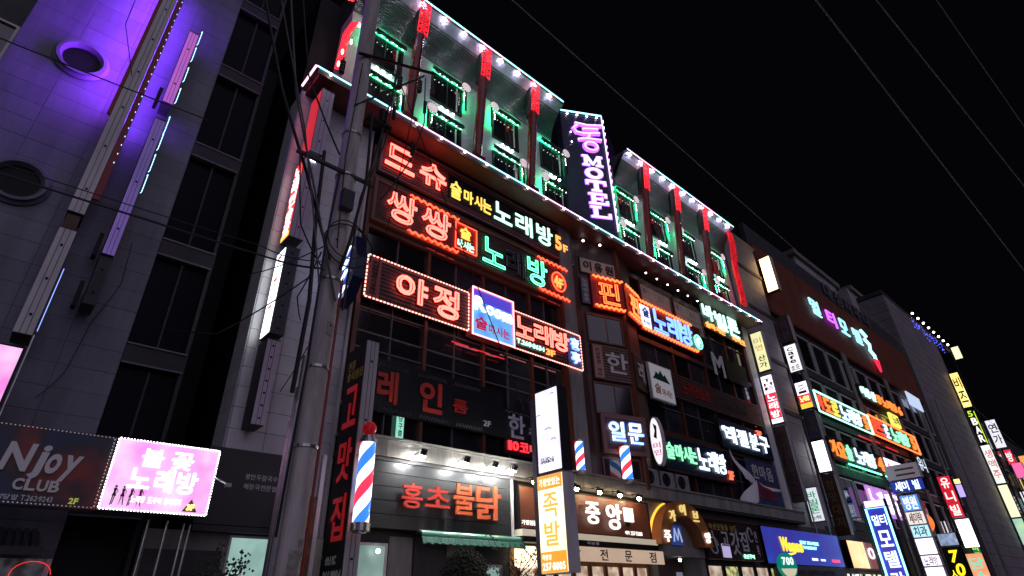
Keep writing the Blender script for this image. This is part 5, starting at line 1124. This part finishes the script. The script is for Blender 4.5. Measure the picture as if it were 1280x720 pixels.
for i, (ch, x, m_) in enumerate((('멀', .0, NCW), ('티', 2.85, N_PUR), ('모', 5.2, NCW), ('텔', 7.9, NCW))): letter(r, ch, x + .15, x + 1.7, 1.05, 2.3, m_, d=.1, bold=.0)
part(r, 'arrow_tube', MB().tube([(10.2, -.1, 2.6), (11.2, -.1, 2.3), (10.4, -.1, 1.9), (11.3, -.1, 1.6), (10.9, -.1, 1.0), (11.6, -.1, .7), (11.5, -.1, .3)], .12, 6), N_CY); part(r, 'arrow_head', MB().yprism([(11.0, .3), (12.0, .35), (11.7, -.7)], -.2, -.05), em('arrow_red', (1, .03, .08), 1.2))
def far_sign(x, z, w_, h_, lab, edge, items, backm=None):
    r = thing('karaoke_sign', lab, 'sign', (x, 11.7, z)); part(r, 'back_board', MB().box(0, w_, 0, .2, 0, h_), backm or dk)
    if edge: part(r, 'edge_tube', MB().tube([(0, -.06, 0), (w_, -.06, 0), (w_, -.06, h_), (0, -.06, h_)], .055, 5, closed=True), edge)
    for ch, a, b, m_ in items: letter(r, ch, a * w_, b * w_, .14 * h_, .86 * h_, m_, y=-.03, d=.08, bold=.045)
    return r
OL = em('orange_solid', (1, .22, .04), 1.6); WB2 = em('ice_solid', (.55, .78, 1), 1.8)
far_sign(34.7, 11.15, 8.5, 1.25, 'green edged karaoke sign with orange and ice blue letters on the orange building, fifth floor', N_GW, (('마', .01, .1, em('red_solid', (1, .06, .03), 1.8)), ('도', .13, .24, OL), ('로', .26, .37, yl), ('노', .42, .54, WB2), ('래', .56, .67, WB2), ('방', .69, .82, WB2), ('5', .87, .95, OL)))
far_sign(43.4, 11.2, 9.8, 1.35, 'orange edged karaoke sign with red and green letters right of the green edged one', N_ORG, (('몬', .04, .14, MC['red_solid']), ('드', .15, .25, MC['red_solid']), ('로', .27, .35, WB2), ('노', .42, .53, G2), ('래', .55, .66, G2), ('방', .68, .79, G2), ('5', .86, .94, OL)))
far_sign(34.8, 8.5, 8.4, 1.25, 'lower green edged karaoke sign with orange block and ice blue letters', None, (('가', .0, .09, OL), ('요', .11, .23, OL), ('술', .26, .35, G2), ('노', .42, .55, WB2), ('래', .56, .68, WB2), ('방', .69, .81, WB2), ('4', .87, .98, OL)))
r = thing('edge_tube_light', 'green tube line under the lower ice blue karaoke letters', 'light', (36.6, 11.6, 8.38)); part(r, 'tube', MB().tube([(0, 0, 0), (6.8, 0, 0)], .05, 6), N_GRN)
far_sign(43.8, 13.9, 8.6, 1.0, 'unframed mint and orange karaoke letters high on the orange building', None, (('이', .0, .09, mg), ('용', .11, .21, mg), ('산', .23, .33, mg), ('장', .36, .46, OL), ('노', .49, .6, OL), ('래', .62, .73, OL), ('방', .75, .86, OL), ('6', .9, .99, OL)))
r = thing('light_box', 'plain white tilted light box continuing right of the lower karaoke letters', 'sign', (43.3, 11.6, 8.25)); part(r, 'housing', MB().box(0, 5.2, 0, .3, 0, 1.45), alu); part(r, 'lit_panel', MB().box(.05, 5.15, -.02, -.002, .05, 1.4), LB_W); part(r, 'red_mark', MB().box(.5, .75, -.04, -.021, .2, 1.1), em('red_mark', (1, .1, .1), 1))
r = thing('light_box', 'small bluish white window sign on the upper right of the orange building', 'sign', (57.0, 11.8, 16.0)); part(r, 'lit_panel', MB().box(0, 3.6, 0, .1, 0, 1.2), em('bluish_box', (.6, .72, 1), .9)); 
r = thing('light_box', 'small yellow sign between the orange letters and the orange edged sign', 'sign', (48.6, 11.6, 12.75)); part(r, 'lit_panel', MB().box(0, 1.9, 0, .15, 0, .95), em('lemon_box', (1, .9, .15), 1.1)); line(r, '노래', .3, 1.7, .2, .75, dklet, y=-.01)
r = thing('reflection_strip', 'dim red emissive strips imitating reflections below the fifth floor signs of the orange building', 'light', (41.0, 11.9, 10.75)); part(r, 'strip', MB().box(0, 2.5, 0, .03, 0, .08).box(5, 7.5, 0, .03, 0, .08).box(3, 4, 0, .03, .1, .16), MC['dim_red_strip'])  # emissive bars painted in as red reflections
r = blade('blade_sign', 'bright orange white light box at the top left corner of the orange brick building', 32.7, 11.85, 11.15, 18.35, 20.8, .4, face=em('hot_orange_box', (1, .62, .25), 5))
r = blade('blade_sign', 'dark maroon unlit blade sign under the bright orange box', 32.6, 11.85, 11.12, 14.85, 16.5, .3, face=principled('maroon_face', (.12, .03, .04), .5)); line(r, '지산', .12, .55, .2, 1.4, principled('dull_blue_letter', (.1, .1, .3), .5), vertical=True, y=-.014)
r = blade('blade_sign', 'white blade sign with a column of plum letters and a red foot', 32.6, 11.85, 11.12, 13.02, 14.68, .3, face=em('mild_white2', (.95, .93, 1), 1.2)); line(r, 'Cafe', .15, .5, .5, 1.5, principled('plum_letter', (.2, .01, .12), .5), vertical=True, y=-.014); line(r, '호프', .08, .62, .1, .38, redlet, y=-.014, bold=.05)
r = blade('blade_sign', 'white topped red and orange blade sign joining the green edged sign', 32.6, 11.85, 11.15, 10.85, 12.4, .3, face=LB_W); line(r, 'XXI', .12, .56, .85, 1.4, redlet, vertical=True, y=-.014); part(r, 'red_panel', MB().box(.03, .66, -.02, -.013, .3, .8), MC['bright_red_panel']); part(r, 'amber_panel', MB().box(.03, .66, -.02, -.013, .03, .3), em('amber_panel', (1, .6, .05), 1.2)); line(r, '노래방', .08, .62, .42, .7, N_YEL, y=-.024)
r = blade('blade_sign', 'unlit bluish blade sign with faint figures above the blank white one', 32.6, 11.85, 11.2, 9.15, 10.7, .3, face=principled('slate_face', (.08, .08, .14), .5)); line(r, '생맥', .15, .5, .3, 1.3, principled('faint_gold', (.2, .15, .08), .6), vertical=True, y=-.014)
r = blade('blade_sign', 'blank overexposed white blade sign left of the lower orange letters', 32.6, 11.85, 11.18, 7.45, 9.08, .3, face=em('blank_white', (.95, .96, 1), 3))
r = blade('blade_sign', 'long unlit brown blade sign with faint ochre characters below the blank white one', 32.6, 11.85, 11.2, 4.4, 7.3, .3, face=brick_d); line(r, '참맛대지', .12, .52, .3, 2.7, principled('faint_ochre', (.25, .16, .05), .6), vertical=True, y=-.014)
# shop boards at street level of the orange building
r = thing('shop_sign', 'orange to brown light box with curly white lettering right of the blue one', 'sign', (31.9, 11.3, 2.9)); part(r, 'housing', MB().box(0, 7.5, .01, .3, 0, 1.25), black)
part(r, 'lit_panel', MB().box(.03, 7.47, 0, .009, .03, 1.22), em('maroon_lit', (.25, .06, .05), .7)); part(r, 'orange_panel', MB().box(.03, 2.1, -.01, -.001, .03, 1.22), em('amber_glow', (1, .42, .10), 1.4, patch=(1, .7, .35), scale=1.5))
for i, ch in enumerate('아이캔'): letter(r, ch, 2.4 + i * 1.7, 3.9 + i * 1.7, .3, 1.05, em('pinkish_white', (1, .75, .9), 1.6), y=-.015, bold=.03)
r = thing('shop_window', 'lit shop window with jumbled displays below the curly lettering', 'shop', (32.2, 11.7, .5)); part(r, 'glazing', MB().box(0, 7, 0, .1, 0, 2.2), em('jumble', (1, .95, .75), 1.4, patch=(.02, .02, .03), scale=3, amount=.08))
for i in range(5): bx(r, 'mullion', i * 1.7, i * 1.7 + .08, -.06, 0, 0, 2.2, black, world=False)
# projecting poles with boxes further along the pavement
def multi_sign(name, lab, X, Yi, Yo, boxes, th=.4, group=None):
    r = thing(name, lab, 'sign', (X, Yi, .14), -math.pi / 2, group); W = Yi - Yo; top = max(b[1] for b in boxes)
    part(r, 'pole', MB().box(-.25, -.12, .05, .18, 0, top - .2), dgrey)
    for z0, z1, case, face, txt, tm, vert in boxes:
        o = part(r, 'box', MB().box(0, W, 0, th, z0, z1), case); part(r, 'lit_panel', MB().box(.03, W - .03, -.02, -.002, z0 + .03, z1 - .03), face, parent=o)
        if txt: line(r, txt, W * .12, W * .88, z0 + .1 * (z1 - z0), z1 - .1 * (z1 - z0), tm, y=-.03, d=.03, bold=.05, vertical=vert)
        bx(r, 'clamp', -.14, 0, .08, .14, (z0 + z1) / 2, (z0 + z1) / 2 + .08, steel, world=False)
    return r
r = multi_sign('motel_pole_sign', 'tall blue sign outlined in cyan neon with white vertical motel characters', 35.0, 11.0, 10.0, ((1.2, 5.6, black, em('royal_blue', (.06, .06, .6), .6), None, None, False), (5.62, 6.0, black, em('pink_white_top', (1, .6, .95), 1.6), None, None, False)))
part(r, 'edge_tube', MB().tube([(.04, -.08, 1.2), (.96, -.08, 1.2), (.96, -.08, 5.58), (.04, -.08, 5.58)], .05, 5, closed=True), N_CY)
line(r, '멀티', .15, .85, 4.75, 5.25, WBL, y=-.04, bold=.03)
for i, ch in enumerate('모텔락'): letter(r, ch, .22, .80, 3.75 - i * .95, 4.5 - i * .95, WBL, y=-.03, bold=.03)
r = multi_sign('pole_sign', 'white and blue directory sign of stacked panels under the blue name box', 41.6, 11.0, 10.05, ((5.95, 6.85, alu, em('sky_blue_panel', (.12, .35, .85), .9), '병원', JW, False), (5.2, 5.92, alu, em('food_panel', (.9, .85, .8), 1.0), '세미락', redlet, False), (4.5, 5.17, alu, em('aqua_panel', (.5, .85, .95), 1.1), '치과', principled('teal_letter', (.02, .2, .3), .5), False), (3.6, 4.47, alu, LB_W, None, None, False), (3.0, 3.57, alu, MC['pale_sheet'] if False else LB_W, '노래방', redlet, False), (2.2, 2.97, alu, LB_W, None, None, False), (1.2, 2.17, alu, em('crimson_panel', (.8, .03, .08), .8), '소주방', JW, False)))
r = multi_sign('pole_sign', 'dark blue name box with white characters facing the street on top of the directory sign', 40.6, 11.0, 9.25, ((6.9, 7.55, black, em('navy_glow', (.03, .06, .5), .5), '세미 빌', WBL, False), (7.6, 8.45, alu, em('lilac_board', (.5, .42, .55), .22), None, None, False)))
for z in (7.8, 8.1): bx(r, 'brown_bar', .5, 1.5, -.05, -.021, z, z + .1, brown, world=False)
r = thing('vertical_banner', 'row of four pink and blue glowing letters behind the cyan outlined motel sign', 'sign', (38.2, 11.6, 5.9))
for i, ch in enumerate('노래방궁'): part(r, 'plate', MB().box(i * 1.35, i * 1.35 + 1.1, 0, .1, -.1 , 1.5), em('pink_blue', (1, .25, .7), .9, patch=(.2, .3, 1), scale=1.2)); letter(r, ch, i * 1.35 + .15, i * 1.35 + .95, .1, 1.3, em('white_print', (1, .95, .95), 2.0), y=-.02)
r = multi_sign('blade_sign', 'tall red blade sign with three white characters', 55.1, 11.63, 10.75, ((6.6, 9.6, black, em('scarlet_box', (.85, .02, .05), .75), None, None, False),), th=.35)
for i, ch in enumerate('유니빌'): letter(r, ch, .15, .72, 8.7 - i * .98, 9.45 - i * .98, JW, y=-.03, bold=.03)
r = multi_sign('blade_sign', 'white overexposed box under the tall red blade sign', 56.4, 11.8, 10.85, ((4.6, 6.6, black, em('white_hot', (1, .96, 1), 2.5), None, None, False),), th=.3)
r = multi_sign('blade_sign', 'orange menu box with teal heading at street level under the white box', 55.6, 11.85, 10.75, ((2.0, 4.2, black, em('tangerine', (1, .35, .15), .95, patch=(1, .55, .35), scale=1), '담소', em('teal_glow', (.2, .8, .6), 1), True),), th=.3)
r = multi_sign('pole_sign', 'black box with yellow 7000 figures running down at the bottom edge', 46.6, 11.0, 9.96, ((.8, 4.2, black, principled('jet', (.01, .01, .01), .4), None, None, False), (4.25, 5.0, black, em('sky_photo', (.45, .6, .9), .8, patch=(.1, .12, .15), scale=3), None, None, False)))
for i, ch in enumerate('7000'): letter(r, ch, .25 + i * .08, .72 + i * .08, 3.3 - i * .75, 4.0 - i * .75, em('figure_yellow', (1, .75, .02), 1.6), y=-.03, bold=.05, shear=.1)
letter(r, '소', .05, .35, 2.3, 2.9, MC['figure_yellow'], y=-.03)
r = multi_sign('blade_sign', 'violet edged blade sign with a yellow top beside the tall red one', 61.4, 11.85, 11.37, ((8.65, 9.7, black, em('violet_box', (.5, .4, 1), 1.2), None, None, False), (9.72, 10.15, black, LB_Y, None, None, False)), th=.3)
r = multi_sign('blade_sign', 'green and yellow banner strip at street level beside the grey granite tower', 58.5, 11.85, 11.3, ((2.6, 5.2, black, em('green_strip', (.0, .3, .12), .6), '마트세일', em('strip_yellow', (.9, .9, .1), 1), True),), th=.2)
r = thing('orange_lantern', 'small round orange lantern glowing behind the directory sign', 'lamp', (47.5, 11.5, 5.9)); part(r, 'shade', MB().sphere(0, 0, 0, .42, 12, 8, sz=1.3), em('lantern_orange', (1, .2, .04), 1.2)); part(r, 'hook', MB().tube([(0, 0, .5), (0, .4, .7)], .04, 5), black)
r = thing('window_sign', 'dark framed roof with white figure sign above the red blade sign', 'sign', (51.5, 11.7, 9.6)); part(r, 'panel', MB().box(0, 2.4, 0, .2, 0, 1.6), dk); line(r, '유니', .2, 2.2, .3, 1.3, em('pale_cyan_letter', (.7, .85, 1), 1.1), y=-.02)
# grey granite tower
GT = thing('granite_tower', 'broad grey granite tower with light bulbs along its roof at the right', 'building', (72, 12, 0))
part(GT, 'core', MB().box(64.2, 81.6, 12.1, 30, 0, 29.4), joint, world=True)
for i in range(8):
    for j in range(32):
        bx(GT, 'granite_block', 64.2 + i * 2.175 + .02, 64.2 + (i + 1) * 2.175 - .02, 12.0, 12.1, .1 + j * .915 + .015, .1 + (j + 1) * .915 - .015, towerg)
for j in range(32): bx(GT, 'granite_block', 64.1, 64.2, 12.05, 14.5, .1 + j * .915 + .015, .1 + (j + 1) * .915 - .015, towerg)
part(GT, 'corner_shaft', MB().box(63.6, 64.1, 11.9, 12.6, 0, 25), conc, world=True)
part(GT, 'roof_slab', MB().box(64, 92, 12.0, 30, 29.45, 29.9), dgrey, world=True)
part(GT, 'roof_room', MB().box(70, 84, 13, 20, 29.9, 30.2), conc, world=True)
for i in range(8):
    o = thing('roof_bulb', ('first','second','third','fourth','fifth','sixth','seventh','last')[i] + ' warm bulb from the left in the row on the granite tower roof', 'lamp', (74.6 + i * 2.05, 11.9, 30.45), 0, 'bulbs along the granite tower roof'); part(o, 'bulb', MB().sphere(0, 0, 0, .13, 8, 6), BULBW); part(o, 'socket', MB().tube([(0, 0, -.55), (0, 0, -.15)], .08, 6), black)
m = MB(); rnd = random.Random(4)
for i in range(60): m.octa(72.5 + rnd.random() * 12, 12 - rnd.random() * .2, 29.2 - rnd.random() * 1.2, .07)
o = single('blue_fairy_lights', m, em('blue_fairy', (.1, .12, 1), 1.6), 'scatter of tiny blue lights below the roof bulbs', 'lights'); o['kind'] = 'stuff'
r = thing('street_lamp_post', 'thin pale metal post rising in front of the grey granite tower', 'post', (65.0, 11.4, .14)); part(r, 'post', MB().tube([(0, 0, 0), (0, 0, 18)], .12, 8), steel)
RB = thing('dark_far_building', 'dark building beyond the granite tower carrying the yellow and white blade signs', 'building', (90, 12, 0))
part(RB, 'wall', MB().box(81.7, 120, 12.05, 30, 0, 20), dgrey, world=True)
for i in range(10):
    for j in range(5): fr = part(RB, 'window', frame_mb(2.2, 1.8, .1, 11.98, 12.05, 83 + i * 3.6, 3 + j * 3.3), alu, world=True); part(RB, 'pane', MB().box(83.1 + i * 3.6, 85.1 + i * 3.6, 12.0, 12.02, 3.1 + j * 3.3, 4.7 + j * 3.3), glass, world=True, parent=fr)
def fb(lab, X, z0, z1, face, txt=None, tm=None, Yi=11.85, Yo=11.0, vert=True, cat='sign'):
    return multi_sign('blade_sign', lab, X, Yi, Yo, ((z0 - .14, z1 - .14, black, face, txt, tm, vert),), th=.4)
fb('yellow blade sign nearest the top of the granite tower edge', 80.4, 20.2, 24.3, LB_Y, '비즈', dklet)
fb('small yellow box sign on the roof line of the granite tower', 89.4, 28.4, 30.1, LB_PY)
r = fb('black blade sign reading BAR in white with a lime stripe', 80.3, 15.9, 20.0, MC['jet'])
for i, ch in enumerate('BAR'): letter(r, ch, .2, .7, 18.0 - i * .95, 18.8 - i * .95, JW, y=-.03, bold=.05)
line(r, '5', .1, .6, 18.95, 19.6, em('lime_letter', (.6, .9, .05), 1.2), y=-.03); part(r, 'lime_stripe', MB().box(.72, .8, -.03, -.021, 15.9, 19.5), MC['lime_letter'])
fb('white and red lettered blade sign below the BAR sign', 80.2, 11.85, 15.9, em('white_mint', (.85, 1, .9), 1.1), '생맥주', em('rose_letter', (1, .2, .3), .7))
fb('pale yellow blade sign below the white and red one', 80.1, 8.5, 11.7, LB_PY)
fb('mint and yellow striped lowest blade sign at the right edge', 80.1, 5.9, 8.4, em('mint_yellow', (.6, .85, .5), .9, patch=(.3, .6, .6), scale=1))
fb('white blade sign with dark figures far along the street', 90.0, 17.0, 20.4, em('far_white', (.9, .9, 1), 1.0), '연가', dklet, Yo=10.8)
fb('pink blade sign low beside the pale yellow one', 88.5, 13.2, 14.9, em('far_pink', (1, .15, .4), 1.1), None, None, Yi=11.0, Yo=10.0)
fb('small yellow blade sign farthest along the street', 100.0, 13.2, 15.4, LB_Y, None, None)
fb('white blade sign low at the far right edge', 92.0, 8.6, 12.2, em('far_white', (.9, .9, 1), 1.0), '호프', dklet, Yo=10.6)

fb('thin red blade sign between the far white and pink ones', 94.0, 15.6, 17.4, em('far_red', (1, .05, .1), .8), '방', JW, Yo=11.1)
fb('tiny mint blade sign behind the lowest yellow one', 97.0, 10.2, 12.0, em('far_mint', (.4, .9, .7), .9), None, None, Yo=11.1)
fb('small orange blade sign beyond the pink one', 104.0, 16.0, 18.0, em('far_orange', (1, .4, .1), 1.0), None, None, Yo=11.0)
fb('narrow violet blade sign at the far end of the street', 110.0, 13.5, 16.0, em('far_violet', (.6, .3, 1), .8), None, None, Yo=11.1)
